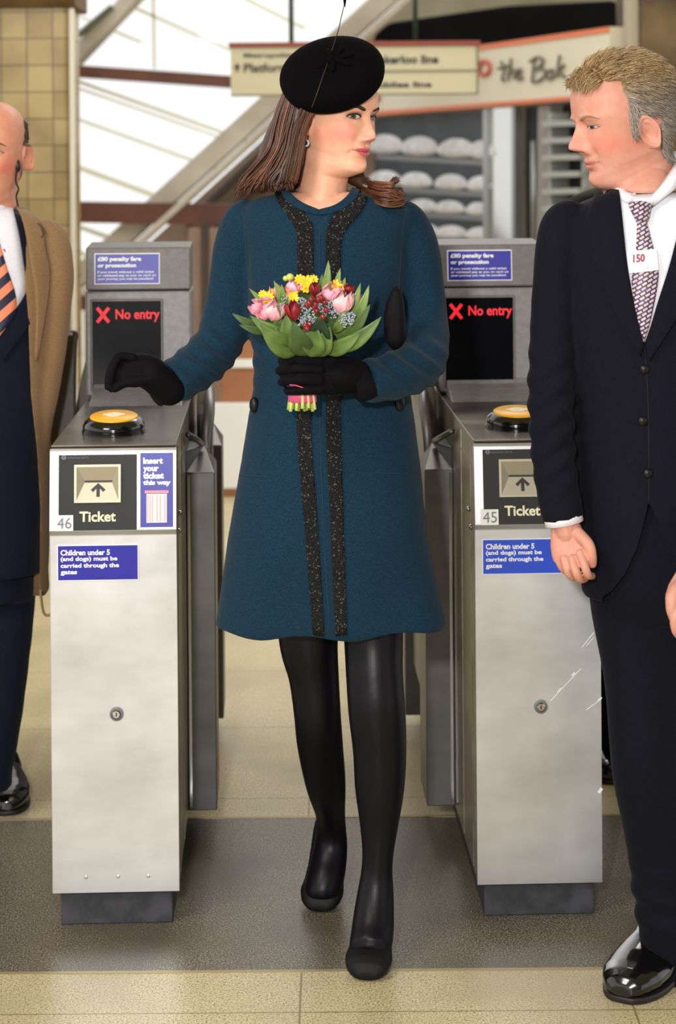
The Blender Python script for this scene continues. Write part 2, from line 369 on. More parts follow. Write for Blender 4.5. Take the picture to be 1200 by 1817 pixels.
# wall below and right of the rafter
def pl(pts, Y): return [(P(x, y, Y).x, P(x, y, Y).z) for x, y in pts]
YB = 14.8
zf = 0.0
pts = pl([(150, 535), (475, 240), (640, 88), (800, -60), (1500, -60)], YB); x_l = pts[0][0]; x_r = pts[-1][0]
struct('wall_back', MB().add(*prism_y(pts + [(x_r, 0), (x_l, 0)], YB, YB + .3)).mesh(), m_taupe)
for i, (p, q, w) in enumerate((((330, 400), (480, 258), 14), ((380, 400), (500, 290), 12))):
    beam('trim_%d' % (9 + i), p, q, w, m_darkwood, YB - .1, 0.1)
struct('trim_11', MB().add(*bar(P(364, 395, 12.4), P(364, 700, 12.4), 0.05, 0.08)).mesh(0.005), m_darkwood)
# pale ceiling over the shop with dark canopy below
m_ceil = mat('ceiling_cream', C3(176, 166, 138), 0.8, var=C3(140, 128, 100), vscale=1.2)
pc = pl([(640, 75), (700, 28), (760, -60), (1500, -60), (1500, 60), (1000, 20)], 14.72)
struct('ceiling', MB().add(*prism_y(pc, 14.72, 14.78)).mesh(), m_ceil)
m_canopy = mat('canopy_black', C3(10, 10, 10), 0.9, var=C3(20, 19, 18), vscale=2, spec=.1)
cp = pl([(664, 62), (690, 40), (900, 10), (1090, 0), (1112, 20), (1112, 58), (850, 92), (664, 100)], 14.0)
co_ = link('shop_canopy', MB().add(*prism_y(cp, 14.0, 14.7)).mesh(0.03), m_canopy, sm=False); tag(co_, 'black canopy hood above the pale bakery fascia sign', 'canopy')
# stone pier at far right
m_stone = mat('brown_stone', C3(120, 98, 62), 0.8, var=C3(70, 54, 36), vscale=3)
xs = P(1140, 50, 10.6).x
struct('wall_right', MB().add(*box(xs, xs + 1.6, 10.6, 11.6, 0, 3.0)).mesh(0.02), m_stone)
m_pale = mat('pale_post', C3(176, 166, 144), 0.7)
xs2 = P(1116, 50, 10.7).x
struct('trim_12', MB().add(*box(xs2, xs, 10.7, 10.9, 0, 3.0)).mesh(0.01), m_pale)

# ================================================================== BACKGROUND THINGS
# hanging direction sign
YS = 11.0
def R2(px, py, Y): p = P(px, py, Y); return p.x, p.z
sx0, sz1 = R2(409, 82, YS); sx1, sz0 = R2(850, 170, YS)
sz1 = P(630, 82, YS).z; sz0 = P(630, 169, YS).z
sg = empty('direction_sign', ((sx0 + sx1) / 2, YS, sz0), 'cream hanging direction sign with red top edge, behind the black hat', 'sign')
m_sign = mat('sign_cream', C3(200, 192, 158), 0.5); m_red = mat('sign_red', C3(140, 60, 40), 0.5); m_olive = mat('sign_frame', C3(120, 114, 84), 0.5)
m_dgreen = mat('dark_green', C3(30, 60, 40), 0.5)
link('sign_board', MB().add(*box(sx0, sx1, YS, YS + .08, sz0, sz1)).mesh(0.004), m_sign, sg, sm=False)
link('top_band', MB().add(*box(sx0 - .01, sx1 + .01, YS - .02, YS + .1, sz1, sz1 + .025)).mesh(0.003), m_red, sg, sm=False)
xm = P(652, 100, YS).x
fr = MB().add(*box(xm, sx1, YS - .008, YS, sz0 + .128, sz0 + .138)).add(*box(sx1 - .012, sx1, YS - .01, YS, sz0, sz1)).add(*box(sx0, sx1, YS - .008, YS, sz0, sz0 + .008)).add(*box(xm, xm + .01, YS - .008, YS, sz0, sz1))
link('divider', fr.mesh(), m_olive, sg, sm=False)
def sgtext(s, a, b_, y0, y1, name='lettering', Y=YS, par=None, m=None, bold=0.0):
    x0 = P(a, y1, Y).x; x1 = P(b_, y1, Y).x; z0 = P((a + b_) / 2, y1, Y).z; z1 = P((a + b_) / 2, y0, Y).z
    return link(name, fit_text(text(s, .1, bold), x0, x1, z0, z1, Y - .004), m or M['black_ink'], par or sg, sm=False)
sgtext('Metropolitan line', 433, 560, 94, 104, bold=.002); sgtext('Platforms 1-4', 433, 560, 112, 128, bold=.002)
sgtext('Bakerloo line', 662, 778, 98, 113, bold=.003); sgtext('Jubilee line', 662, 766, 145, 158, bold=.003)
ar = MB(); q = [(P(x, y, YS).x, P(x, y, YS).z) for x, y in ((415, 120), (421, 112), (427, 120), (423, 120), (423, 127), (419, 127), (419, 120))]
ar.add(*prism_y(q, YS - .006, YS)); link('arrow', ar.mesh(), M['black_ink'], sg, sm=False)
for x in (517, 738):
    p = P(x, 80, YS); link('hanging_rod', MB().add(*tube([(p.x, YS + .04, sz1), (p.x, YS + .04, sz1 + .9)], .014)).mesh(), m_dgreen, sg)

# bakery shopfront, running towards the viewer at the right
YL, YR = 14.2, 11.0
def SH(px, py, off=0.0):
    """point on the shopfront plane (depth falls from YL at column 700 to YR at column 1110)"""
    a = P(700, 300, YL); c = P(1110, 300, YR); o = Vector((0, 0, EYE)); d = P(px, py, 1.0) - o
    n = Vector((-(c.y - a.y), c.x - a.x, 0)).normalized()
    if n.y > 0: n = -n
    t = (a - o).dot(n) / d.dot(n); return o + d * t + n * off
SHN = (lambda a, c: Vector((c.y - a.y, -(c.x - a.x), 0)).normalized())(P(700, 300, YL), P(1110, 300, YR))
if SHN.y > 0: SHN = -SHN
def shpoly(pts, o0, o1):
    n = len(pts); v = [SH(x, y, o1) for x, y in pts] + [SH(x, y, o0) for x, y in pts]
    return v, [tuple(range(n)), tuple(range(2 * n - 1, n - 1, -1))] + [(i, i + n, (i + 1) % n + n, (i + 1) % n) for i in range(n)]
c0 = SH(900, 200)
fs = empty('bakery_sign', (c0.x, c0.y, SH(700, 206).z), 'long pale bakery fascia sign with orange edges and handwritten name', 'sign')
m_fas = mat('fascia_cream', C3(222, 214, 190), 0.5); m_or = mat('orange_stripe', C3(222, 120, 76), 0.5); m_ored = mat('logo_red', C3(206, 88, 66), 0.5); m_script = mat('script_grey', C3(112, 106, 92), 0.6)
link('fascia', MB().add(*shpoly([(660, 112), (1116, 48), (1116, 172), (660, 206)], 0, .12)).mesh(), m_fas, fs, sm=False)
link('orange_stripe', MB().add(*shpoly([(660, 112), (1116, 48), (1116, 58), (660, 119)], .12, .13)).mesh(), m_or, fs, sm=False)
link('orange_stripe', MB().add(*shpoly([(660, 200), (1116, 166), (1116, 173), (660, 208)], .12, .13)).mesh(), m_or, fs, sm=False)
def shstroke(px, w=4, o=.135):
    mb = MB(); c = cr(px, 5)
    mb.add(*tube([SH(x, y, o) for x, y in c], w * 12.5 / FPX / 2, 6, flat=1)); return mb
lg = MB()
for s in ([(856, 148), (862, 130), (868, 112), (880, 107), (886, 118)], [(886, 118), (882, 126), (892, 134), (902, 128), (903, 116), (894, 109), (888, 112)], [(855, 150), (866, 147), (874, 138)], [(866, 118), (872, 128), (878, 122)]):
    m_ = shstroke(s, 7); lg.add(m_.v, m_.f)
link('logo', lg.mesh(), m_ored, fs)
l2 = MB()
for s in ([(690, 170), (697, 174), (704, 172)], [(694, 175), (698, 180), (703, 176)]):
    m_ = shstroke(s, 5); l2.add(m_.v, m_.f)
link('logo', l2.mesh(), m_ored, fs)
sc = MB()
for s in ([(924, 110), (930, 124), (926, 140), (930, 144)], [(919, 122), (930, 119), (938, 117)], [(942, 104), (940, 124), (937, 143)], [(937, 134), (944, 124), (949, 130), (948, 141)], [(952, 133), (960, 128), (957, 123), (952, 131), (955, 141), (963, 138)],
          [(984, 106), (982, 126), (980, 146)], [(976, 110), (990, 102), (1000, 108), (994, 118), (984, 124)], [(984, 124), (998, 122), (1004, 132), (994, 143), (980, 146)], [(1016, 124), (1008, 128), (1008, 140), (1016, 138), (1017, 124), (1020, 139)],
          [(1030, 98), (1027, 118), (1026, 138)], [(1038, 116), (1028, 126), (1040, 138)]):
    m_ = shstroke(s, 5); sc.add(m_.v, m_.f)
link('lettering', sc.mesh(), m_script, fs)

# black-and-white picture of loaves on racks
def muralmat():
    return [mat('mural_grey', C3(66, 74, 82), 0.6, var=C3(52, 58, 66), vscale=3), mat('mural_loaf', C3(232, 232, 232), 0.7, var=C3(205, 205, 208), vscale=9), mat('mural_shelf', C3(132, 134, 138), 0.6)]
mu = MB(); mu.add(*shpoly([(672, 210), (870, 196), (870, 442), (672, 442)], .0, .03), 0)
def shell(cx_, cy, rx, ry, o=.03):
    k = 20; v = [SH(cx_, cy, o + .03)]; 
    for r in (0.6, 1.0):
        for i in range(k):
            t = 2 * math.pi * i / k; yy = math.sin(t); yy = yy if yy < 0 else yy * 0.45
            v.append(SH(cx_ + rx * r * math.cos(t), cy + ry * r * yy, o + (.02 if r < 1 else .001)))
    f = [(0, 1 + i, 1 + (i + 1) % k) for i in range(k)] + [(1 + i, 1 + k + i, 1 + k + (i + 1) % k, 1 + (i + 1) % k) for i in range(k)]
    return v, f
for y0, dy, h, xs_, rx, in ((262, 12, 24, (690, 752, 818, 868), 34), (322, 8, 20, (690, 745, 808, 862), 30), (366, 6, 17, (700, 757, 805, 858), 28), (410, 5, 17, (706, 760, 808, 860), 30)):
    for x in xs_: mu.add(*shell(x, y0 + (x - 690) * .055, rx * (0.9 if x > 840 else 1), h), 1)
    mu.add(*shpoly([(676, y0 + dy), (870, y0 + dy + 10), (870, y0 + dy + 20), (676, y0 + dy + 9)], .03, .036), 2)
mo = link('loaf_mural', mu.mesh(), muralmat(), sm=False); tag(mo, 'black and white wall picture of loaves on racks', 'picture')
# mirrored post, dark doorway, grey column and shelves to its right
m_mir = mat('mirror_steel', C3(205, 205, 202), 0.12, 0.95); m_mf = mat('mirror_edge', C3(160, 162, 160), 0.35, 0.7)
mp_ = empty('mirror_panel', tuple(SH(900, 400)), 'tall narrow mirror panel right of the loaf picture', 'mirror')
MW['mirror_panel'] = Matrix.Translation(SH(900, 400))
link('glass', MB().add(*shpoly([(880, 192), (924, 188), (924, 446), (880, 446)], 0, .04)).mesh(), m_mir, mp_, sm=False)
link('frame', MB().add(*shpoly([(872, 194), (881, 192), (881, 446), (872, 446)], 0, .06)).add(*shpoly([(923, 190), (929, 190), (929, 446), (923, 446)], 0, .06)).mesh(), m_mf, mp_, sm=False)
m_dk = mat('doorway_dark', C3(26, 28, 32), 0.6)
mb = MB().add(*shpoly([(928, 190), (1116, 172), (1116, 450), (928, 450)], -.06, -.02)); struct('door_1', mb.mesh(), m_dk)
m_gcol = mat('grey_column', C3(140, 136, 130), 0.6)
gc = link('grey_post', MB().add(*shpoly([(975, 188), (996, 186), (999, 450), (972, 450)], -.02, .08)).mesh(0.01), m_gcol, sm=False); tag(gc, 'grey shopfront post beside the dark doorway', 'post')
dh = link('door_handle', MB().add(*tube([SH(956, 250, .03), SH(956, 440, .03)], .02, 8)).mesh(), m_mf); dh.parent = bpy.data.objects['door_1']
sh = empty('display_rack', tuple(SH(1010, 330)), 'pale wire display rack between the grey post and the fair-haired head', 'rack'); MW['display_rack'] = Matrix.Translation(SH(1010, 330))
m_rack = mat('rack_pale', C3(164, 166, 160), 0.5)
link('frame', MB().add(*shpoly([(1000, 200), (1005, 200), (1005, 445), (1000, 445)], -.02, .1)).add(*shpoly([(1060, 200), (1066, 200), (1066, 445), (1060, 445)], -.02, .1)).mesh(), m_rack, sh, sm=False)
for y in (215, 245, 275, 305, 335, 365): link('shelf', MB().add(*shpoly([(1000, y), (1066, y - 2), (1066, y + 8), (1000, y + 10)], -.02, .14)).mesh(), m_rack, sh, sm=False)
# lower shop wall reaching the floor
struct('wall_front', MB().add(*shpoly([(660, 450), (1500, 450), (1500, 905), (660, 770)], -.3, -.02)).mesh(), mat('lower_wall', C3(120, 112, 104), 0.7))
# striped kiosk counter seen between the arm and the coat
YK = 9.6
kc = empty('kiosk_counter', (P(440, 800, YK).x, YK, 0), 'low white counter with orange-brown bands seen under the outstretched sleeve', 'counter')
m_kb = mat('orange_brown', C3(176, 120, 84), 0.5, var=C3(156, 102, 70), vscale=4); m_kw = mat('kiosk_white', C3(238, 240, 240), 0.5)
kx0 = P(392, 800, YK).x; kx1 = P(700, 800, YK).x
def kz(y): return P(430, y, YK).z
link('counter_body', MB().add(*box(kx0, kx1, YK, YK + .6, 0, kz(574))).mesh(0.01), m_kb, kc, sm=False)
link('white_band', MB().add(*box(kx0 - .02, kx1, YK - .012, YK, kz(652), kz(637))).mesh(), m_kw, kc, sm=False)
link('white_panel', MB().add(*box(kx0 - .04, kx1, YK - .02, YK, 0.04, kz(714))).mesh(0.006), m_kw, kc, sm=False)
struct('wall_side', MB().add(*box(P(335, 400, 12.5).x, P(470, 400, 12.5).x, 12.5, 12.7, 0, P(400, 405, 12.5).z)).mesh(), mat('pink_wall', C3(172, 146, 128), 0.8, var=C3(156, 130, 112), vscale=2))

# ================================================================== TICKET GATES
S = 838.0
def make_gate(origin, label, number, blue, full=True):
    g = empty('ticket_gate', origin, label, 'ticket gate', math.radians(2.0), 'grey steel ticket gates')
    def lk(name, mb, m, par=None, bev=0.0, sm=False, lab=None):
        me = mb.mesh(bev) if isinstance(mb, MB) else mb
        return link(name, me, m, par or g, local=True, sm=sm, label=lab)
    side = 1 if number == '46' else -1
    yf = lambda z: np.interp(z, [0.835, 1.0], [-0.006, 0.014])
    hw = 0.131
    prof = [(0.0, .07), (0.0, .828), (-.007, .838), (.014, 1.0), (.024, 1.010), (1.62, 1.010), (1.62, .07)]
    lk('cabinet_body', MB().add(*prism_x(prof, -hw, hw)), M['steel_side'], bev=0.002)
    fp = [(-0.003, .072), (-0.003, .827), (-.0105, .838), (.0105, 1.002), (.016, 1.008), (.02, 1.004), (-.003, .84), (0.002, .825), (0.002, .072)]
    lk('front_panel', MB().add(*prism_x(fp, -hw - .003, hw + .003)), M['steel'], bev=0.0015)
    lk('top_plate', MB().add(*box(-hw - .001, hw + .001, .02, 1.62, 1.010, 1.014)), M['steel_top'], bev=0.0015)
    lk('plinth', MB().add(*box(-.118, .118, .014, 1.6, 0, .072)), M['rubber'], bev=0.003)
    # side seams and bolts
    for x in (-1, 1):
        mb = MB()
        for y in (.05, .09, .30): mb.add(*box(x * hw - .002, x * hw + .002, y, y + .006, .08, 1.0))
        mb.add(*box(x * hw - .0015, x * hw + .0015, .06, .30, .955, .96))
        lk('side_rail', mb, M['steel_side'])
        for z, y in ((.82, .07), (.85, .12)):
            o_ = lathe([(0, 0), (.006, 0), (.006, .005), (.003, .008), (0, .008)], 12, (x * hw, y, z), Matrix.Rotation(x * math.radians(90), 4, 'Y'))
            lk('bolt', MB().add(*o_), M['chrome'], sm=True)
    # pods with hinged paddles on the aisle sides
    for x in (-1, 1):
        for y, w in (((.52, .068), (1.30, .066)) if not (x < 0 and number == '46') else ((1.10, .068), (1.40, .066))):
            h = 0.905 if y < 1 else 0.86
            mb = MB().add(*box(min(x * hw, x * (hw + w)), max(x * hw, x * (hw + w)), y, y + .2, .072, h - .03))
            mb.add([(x * hw, y, h - .03), (x * (hw + w), y, h - .03), (x * (hw + w), y + .2, h - .03), (x * hw, y + .2, h - .03), (x * hw, y + .03, h + .02), (x * (hw + w * .6), y + .12, h + .02), (x * hw, y + .2, h + .02)],
                   [(0, 1, 2, 3), (0, 1, 5, 4), (1, 2, 5), (2, 3, 6, 5), (4, 5, 6), (0, 4, 6, 3)])
            pod = lk('paddle_housing', mb, M['steel_dark'], bev=0.002)
            lk('edge_strip', MB().add(*box(x * (hw + .004), x * (hw + .010), y - .003, y + .002, .08, h - .035)), M['chrome'], par=pod)
        # paddle folded back along the aisle
        if x < 0 and number == '46': continue
        pr = [(.76, .22), (.74, .60), (.75, .95), (.80, 1.04), (.87, 1.075), (.98, 1.06), (1.16, .98), (1.26, .80), (1.28, .22)]
        c = cr(pr, 5); lk('paddle', MB().add(*prism_x([(q[0], q[1]) for q in c], min(x * (hw + .018), x * (hw + .045)), max(x * (hw + .018), x * (hw + .045)))), M['paddle'], bev=0.008, sm=False)
        lk('hinge_tube', MB().add(*tube([(x * (hw + .04), .66, .80), (x * (hw + .045), .68, .93), (x * (hw + .05), .74, 1.0), (x * (hw + .045), .84, 1.04)], .014, 12, 6)), M['steel_dark'], sm=True)
        lk('hinge_tube', MB().add(*tube([(x * (hw + .01), .42, .98), (x * (hw + .03), .5, .955), (x * (hw + .035), .62, .93)], .007, 10, 6)), M['steel_dark'], sm=True)
    # closed paddles of the neighbouring aisle
    if number == '46':
        for y, dz, xo in ((.90, 0.0, -.012), (1.05, .015, .055)):
            pr = [(-.12, .30), (-.14, .60), (-.155, .90), (-.153, 1.13), (-.148, 1.17), (-.160, 1.185), (-.19, 1.17), (-.205, 1.10), (-.232, .98), (-.235, .90), (-.16, .75), (-.13, .30)]
            c = cr(pr, 4); pdl = lk('paddle', MB().add(*prism_y([(q[0] + xo, q[1] + dz) for q in c], y, y + .03)), M['paddle'], bev=0.008)
            lk('paddle_edge', MB().add(*tube([(-.160 + xo, y - .002, 1.176 + dz), (-.178 + xo, y - .002, 1.178 + dz)], .004, 8)), M['sticker'], par=pdl)
    # instruction plates on the sloping top of the front
    X = lambda px: (px - 201) / S
    Z = lambda py: 1.6 - (py - 296) / S
    def bend(me, o=0.0):
        for v in me.vertices: v.co.y += float(yf(v.co.z)) + o - .004
        me.update(); return me
    def plate(x0, x1, y0, y1, t=.002): return MB().add(*box(X(x0), X(x1), -t, 0.001, Z(y1), Z(y0)))
    def letters(s, x0, x1, y0, y1, m, par, o=-.0035, bold=0.0, name='lettering', bendit=True):
        me = fit_text(text(s, .02, bold, .0004), X(x0), X(x1), Z(y1), Z(y0), 0)
        if bendit: bend(me, o)
        else:
            for v in me.vertices: v.co.y += o - .003
        return link(name, me, m, par, local=True, sm=False)
    tp = lk('ticket_panel', bend(plate(105, 243, 803, 934).mesh()), M['panel_dark'])
    letters('Ticket', 142, 206, 901, 919, M['cream_ink'], tp, bold=.0005, o=-.003)
    letters('WESTINGHOUSE CUBIC LTD', 120, 158, 806, 809, M['grey_ink'], tp, o=-.003)
    rl = MB(); me_ = lathe([(.0028, 0), (.0046, 0), (.0046, .001), (.0028, .001), (.0028, 0)], 20, (X(114), 0, Z(807)), Matrix.Rotation(math.radians(90), 4, 'X'))
    rl.add(*me_); rl.add(*box(X(114) - .0056, X(114) + .0056, -.0014, 0, Z(807) - .0009, Z(807) + .0009)); lk('roundel', bend(rl.mesh(), -.002), M['grey_ink'], par=tp)
    # ticket slot funnel
    mb = MB(); o = [(133, 819), (215, 819), (215, 885), (133, 885)]; inn = [(137, 823), (211, 823), (211, 881), (137, 881)]; dd = [(151, 848), (199, 848), (199, 850.5), (151, 850.5)]
    v = [(X(a), -.010, Z(b_)) for a, b_ in o] + [(X(a), -.010, Z(b_)) for a, b_ in inn] + [(X(a), -.0022, Z(b_)) for a, b_ in dd] + [(X(a), 0.001, Z(b_)) for a, b_ in o]
    mb.add(v, [(i, (i + 1) % 4, 4 + (i + 1) % 4, 4 + i) for i in range(4)] + [(4 + i, 4 + (i + 1) % 4, 8 + (i + 1) % 4, 8 + i) for i in range(4)] + [(i, 12 + i, 12 + (i + 1) % 4, (i + 1) % 4) for i in range(4)])
    me = mesh(mb.v, mb.f); bend(me); fu = lk('ticket_funnel', me, M['slot'])
    lk('slot', bend(MB().add(*box(X(151), X(199), -.0035, -.002, Z(850.8), Z(847.6))).mesh()), M['black_ink'], par=fu)
    def slope(px, py): t = (py - 850) / 31.0; return (X(px), -.0022 - .0078 * t - .0008, Z(py))
    av = [(175, 852), (188, 863), (184, 867), (178, 861), (178, 875), (172, 875), (172, 861), (166, 867), (162, 863)]
    n_ = len(av); vv = [slope(a, b_) for a, b_ in av]; vv += [(p[0], p[1] + .0006, p[2]) for p in vv]
    me = mesh(vv, [tuple(range(n_))] + [(i, i + n_, (i + 1) % n_ + n_, (i + 1) % n_) for i in range(n_)]); bend(me); lk('arrow', me, M['black_ink'], par=fu)
    st = lk('number_sticker', bend(plate(99, 131, 907, 934, .0034).mesh()), M['sticker'])
    letters(number, 103, 128, 911, 930, M['grey_ink'], st, o=-.0045)
    ip = lk('insert_panel', bend(plate(249, 307, 801, 930).mesh()), blue)
    for k, (s, w) in enumerate((('Insert', 289), ('your', 282), ('ticket', 291), ('this way', 303))):
        letters(s, 254, w, 809 + 13 * k + (3 if k == 1 else 0), 820 + 13 * k + (3 if k == 1 else 0), M['white_ink'], ip, o=-.0028, bold=.0011)
    tk = lk('ticket_picture', bend(plate(260, 296, 872, 922, .003).mesh()), M['ticket'], par=ip)
    mb = MB()
    for a in (258,): mb.add(*box(X(257), X(299), -.0036, -.002, Z(871), Z(866)))
    for a in (262, 266, 270, 278, 284, 292): mb.add(*box(X(a), X(a + 1), -.0036, -.003, Z(920), Z(874)))
    lk('ticket_marks', bend(mb.mesh()), M['pink_ink'], par=ip)
    # blue notice, lock, rivets on the door
    npn = lk('notice_panel', MB().add(*box(X(102), X(245), -.0055, -.002, Z(1023.5), Z(960.5))), M['white_ink'])
    lk('blue_field', MB().add(*box(X(103.5), X(243.5), -.0062, -.0054, Z(1022), Z(962))), blue, par=npn)
    for k, (s, x1) in enumerate((('Children under 5', 195), ('(and dogs) must be', 208), ('carried through the', 211), ('gates', 137))):
        yy = 968.5 + k * 12; letters(s, 108, x1, yy, yy + (10 if k < 3 else 9.5), M['white_ink'], npn, o=-.0038, bold=.0007, bendit=False)
    lx, lz = .004, Z(1260)
    lock = lk('lock', MB().add(*lathe([(0, 0), (.0145, 0), (.0145, .004), (.011, .006), (.0105, .002), (0, .002)], 28, (lx, -.003, lz), Matrix.Rotation(math.radians(90), 4, 'X'))), M['grey_ink'], sm=False)
    lk('lock_barrel', MB().add(*lathe([(0, 0), (.0085, 0), (.0085, .0065), (.007, .0078), (0, .0078)], 24, (lx, -.003, lz), Matrix.Rotation(math.radians(90), 4, 'X'))), M['chrome'], par=lock)
    lk('keyhole', MB().add(*box(lx - .0012, lx + .0012, -.0115, -.010, lz - .004, lz + .004)), M['black_ink'], par=lock)
    if number == '46':
        for a in (148, 205, 258):
            lk('rivet', MB().add(*ellipsoid((X(a), -.003, Z(1548)), (.004, .0012, .004), 12, 8)), M['steel'], sm=True)
    else:
        m_s = M['sticker']
        def scr(a, b_, w=.0011): return MB().add(*bar((X(a[0] - 755), -.0036, Z(a[1] + 6)), (X(b_[0] - 755), -.0036, Z(b_[1] + 6)), w, .0006))
        mb = MB()
        for a, b_, w in (((977, 1245), (1032, 1188), .0012), ((990, 1230), (998, 1222), .004), ((1016, 1200), (1021, 1195), .003), ((1034, 1150), (1056, 1124), .0012), ((1042, 1148), (1056, 1132), .001), ((1041, 1262), (1068, 1243), .001), ((1062, 1246), (1069, 1240), .003), ((1062, 1410), (1068, 1402), .006)):
            m_ = scr(a, b_, w); mb.add(m_.v, m_.f)
        lk('scratches', mb, m_s)
    # card reader
    T = Matrix.Rotation(math.radians(7), 4, 'X')
    rc = (-.014, .22, 1.013)
    rd = lk('card_reader', MB().add(*lathe([(0, 0), (.070, 0), (.072, .006), (.068, .013), (.070, .016), (.066, .026), (.058, .033), (.054, .036), (0, .036)], 48, rc, T)), M['black_gloss'], sm=True)
    lk('reader_disc', MB().add(*lathe([(0, .034), (.0535, .034), (.0535, .0375), (.050, .040), (0, .041)], 48, rc, T)), M['yellow'], par=rd, sm=True)
    mk = MB().add(*lathe([(.010, .041), (.0185, .041), (.0185, .0422), (.010, .0422), (.010, .041)], 32, rc, T)); tb = box(-.024, .024, -.005, .005, .0414, .0428); mk.add([Matrix.Translation(rc) @ T @ Vector(p) for p in tb[0]], tb[1])
    lk('reader_symbol', mk, M['cream_ink'], par=rd)
    # display unit at the back
    S2 = 697.0; X2 = lambda px: (px - 249.5) / S2; Z2 = lambda py: 1.6 - (py - 296) / S2; y2 = .855
    lk('neck', MB().add(*prism_x([(y2 - .16, 1.012), (y2 - .10, 1.028), (y2 - .02, 1.045), (y2, 1.06), (y2 + .15, 1.06), (y2 + .15, 1.012)], -.115, .115)), M['grey_paint'], bev=.003)
    du = lk('display_unit', MB().add(*box(X2(155), X2(343), y2 - .004, y2 + .17, Z2(700), Z2(513))), M['grey_paint'], bev=.006)
    hd = lk('hood', MB().add(*prism_x([(y2 - .012, Z2(511)), (y2 + .0, Z2(436)), (y2 + .16, Z2(430)), (y2 + .16, Z2(511))], X2(157), X2(342))), M['grey_hood'], bev=.004)
    bz = lk('bezel', MB().add(*box(X2(164), X2(293), y2 - .008, y2, Z2(690), Z2(527))), M['grey_hood'], par=du, bev=.003)
    lk('screen', MB().add(*box(X2(168), X2(289), y2 - .0095, y2 - .005, Z2(686), Z2(531))), M['screen'], par=du, bev=.001)
    cx_, cz, r_ = X2(187), Z2(555), .0185
    xm_ = MB()
    for s in (-1, 1): xm_.add(*bar((cx_ - r_ * .8, y2 - .0105, cz - s * r_), (cx_ + r_ * .8, y2 - .0105, cz + s * r_), .0085, .001))
    lk('no_entry_cross', xm_, M['led'], par=du)
    me = fit_text(text('No entry', .03, .0007, .0004), X2(209), X2(287), Z2(568), Z2(545), y2 - .0105); link('lettering', me, M['led'], du, local=True, sm=False)
    sl = .012 / 75
    def tilt(me):
        for v in me.vertices: v.co.y += -.012 + (v.co.z - Z2(511)) / (Z2(436) - Z2(511)) * .012
        return me
    fp_ = lk('fare_notice', tilt(MB().add(*box(X2(172), X2(288), y2 - .003, y2 + .002, Z2(501), Z2(446))).mesh(.001)), M['white_ink'])
    link('blue_field', tilt(MB().add(*box(X2(174), X2(286), y2 - .0038, y2 - .002, Z2(499), Z2(448))).mesh()), M['blue'], fp_, local=True, sm=False)
    def t2(s, x0, x1, ya, yb, bold):
        me = tilt(fit_text(text(s, .03, bold, .0003), X2(x0), X2(x1), Z2(yb), Z2(ya), y2 - .0045)); link('lettering', me, M['white_ink'], fp_, local=True, sm=False)
    t2('£80 penalty fare', 178, 255, 452, 462, .0014); t2('or prosecution', 178, 246, 464, 473, .0014)
    for k in range(3): t2(('If you travel without a valid ticket', 'or validated pay as you go card on', 'your journey you may be penalised')[k], 178, (278, 281, 276)[k], 477 + 6 * k, 482 + 6 * k, .0006)
    return g
gL = G(208.5, 1638); gR = G(959, 1628)
make_gate((gL.x, 4.165, 0), 'left steel ticket gate numbered 46 with red cross screen', '46', M['blue'])
make_gate((gR.x, 4.196, 0), 'right steel ticket gate numbered 45, partly behind the man in dark suit', '45', M['blue2'])
# ================================================================== PEOPLE: shared builders
def pc(tab, z):
    """smooth interpolation of a table [(z, v...)] at z"""
    zs = [t[0] for t in tab]; out = []
    for k in range(1, len(tab[0])):
        ys = [t[k] for t in tab]; n = len(zs); d = [(ys[i + 1] - ys[i]) / (zs[i + 1] - zs[i]) for i in range(n - 1)]
        mm = [d[0]] + [0 if d[i - 1] * d[i] <= 0 else 2 * d[i - 1] * d[i] / (d[i - 1] + d[i]) for i in range(1, n - 1)] + [d[-1]]
        x = min(max(z, zs[0]), zs[-1]); i = min(max(np.searchsorted(zs, x) - 1, 0), n - 2); h = zs[i + 1] - zs[i]; t = (x - zs[i]) / h
        out.append((2 * t ** 3 - 3 * t * t + 1) * ys[i] + (t ** 3 - 2 * t * t + t) * h * mm[i] + (-2 * t ** 3 + 3 * t * t) * ys[i + 1] + (t ** 3 - t * t) * h * mm[i + 1])
    return out
HEAD = [(-.17, .040, .105, .075, .02, 2.0), (-.11, .036, .090, .056, .10, 2.0), (-.05, .042, .078, .053, .30, 2.0), (-.014, .056, .073, .051, .31, 2.0), (-.004, .074, .073, .050, .30, 2.0), (.006, .0835, .073, .050, .28, 1.9),
        (.018, .086, .074, .0525, .25, 1.9), (.030, .083, .076, .056, .21, 2.0), (.045, .0865, .078, .059, .17, 2.05), (.060, .088, .082, .063, .13, 2.1), (.085, .088, .09, .068, .06, 2.25), (.110, .090, .096, .0715, .01, 2.45),
        (.130, .0955, .098, .0735, 0, 2.4), (.150, .0965, .098, .075, 0, 2.25)]
HEADW = [(-.17, .050, .095, .070, .02, 2.0), (-.11, .030, .078, .048, .10, 2.0), (-.05, .030, .072, .0430, .26, 2.0), (-.013, .034, .068, .0430, .30, 2.0), (-.006, .056, .069, .0450, .30, 1.95), (.003, .081, .071, .0475, .29, 1.85), (.018, .087, .074, .0480, .26, 1.75), (.030, .084, .076, .0510, .22, 1.85), (.045, .0865, .078, .0555, .17, 2.0), (.060, .088, .082, .0605, .13, 2.1)] + HEAD[10:]
HEADM = [(-.17, .065, .105, .080, .02, 2.0), (-.11, .060, .095, .066, .12, 2.0), (-.05, .056, .085, .062, .30, 2.0), (-.012, .060, .080, .056, .36, 2.0)] + HEAD[4:]
NOSE = [(.055, 0, .008), (.0605, .003, .011), (.066, .020, .0125), (.072, .0285, .0115), (.078, .028, .0100), (.09, .020, .0080), (.105, .011, .0068), (.118, .004, .008), (.13, 0, .012)]
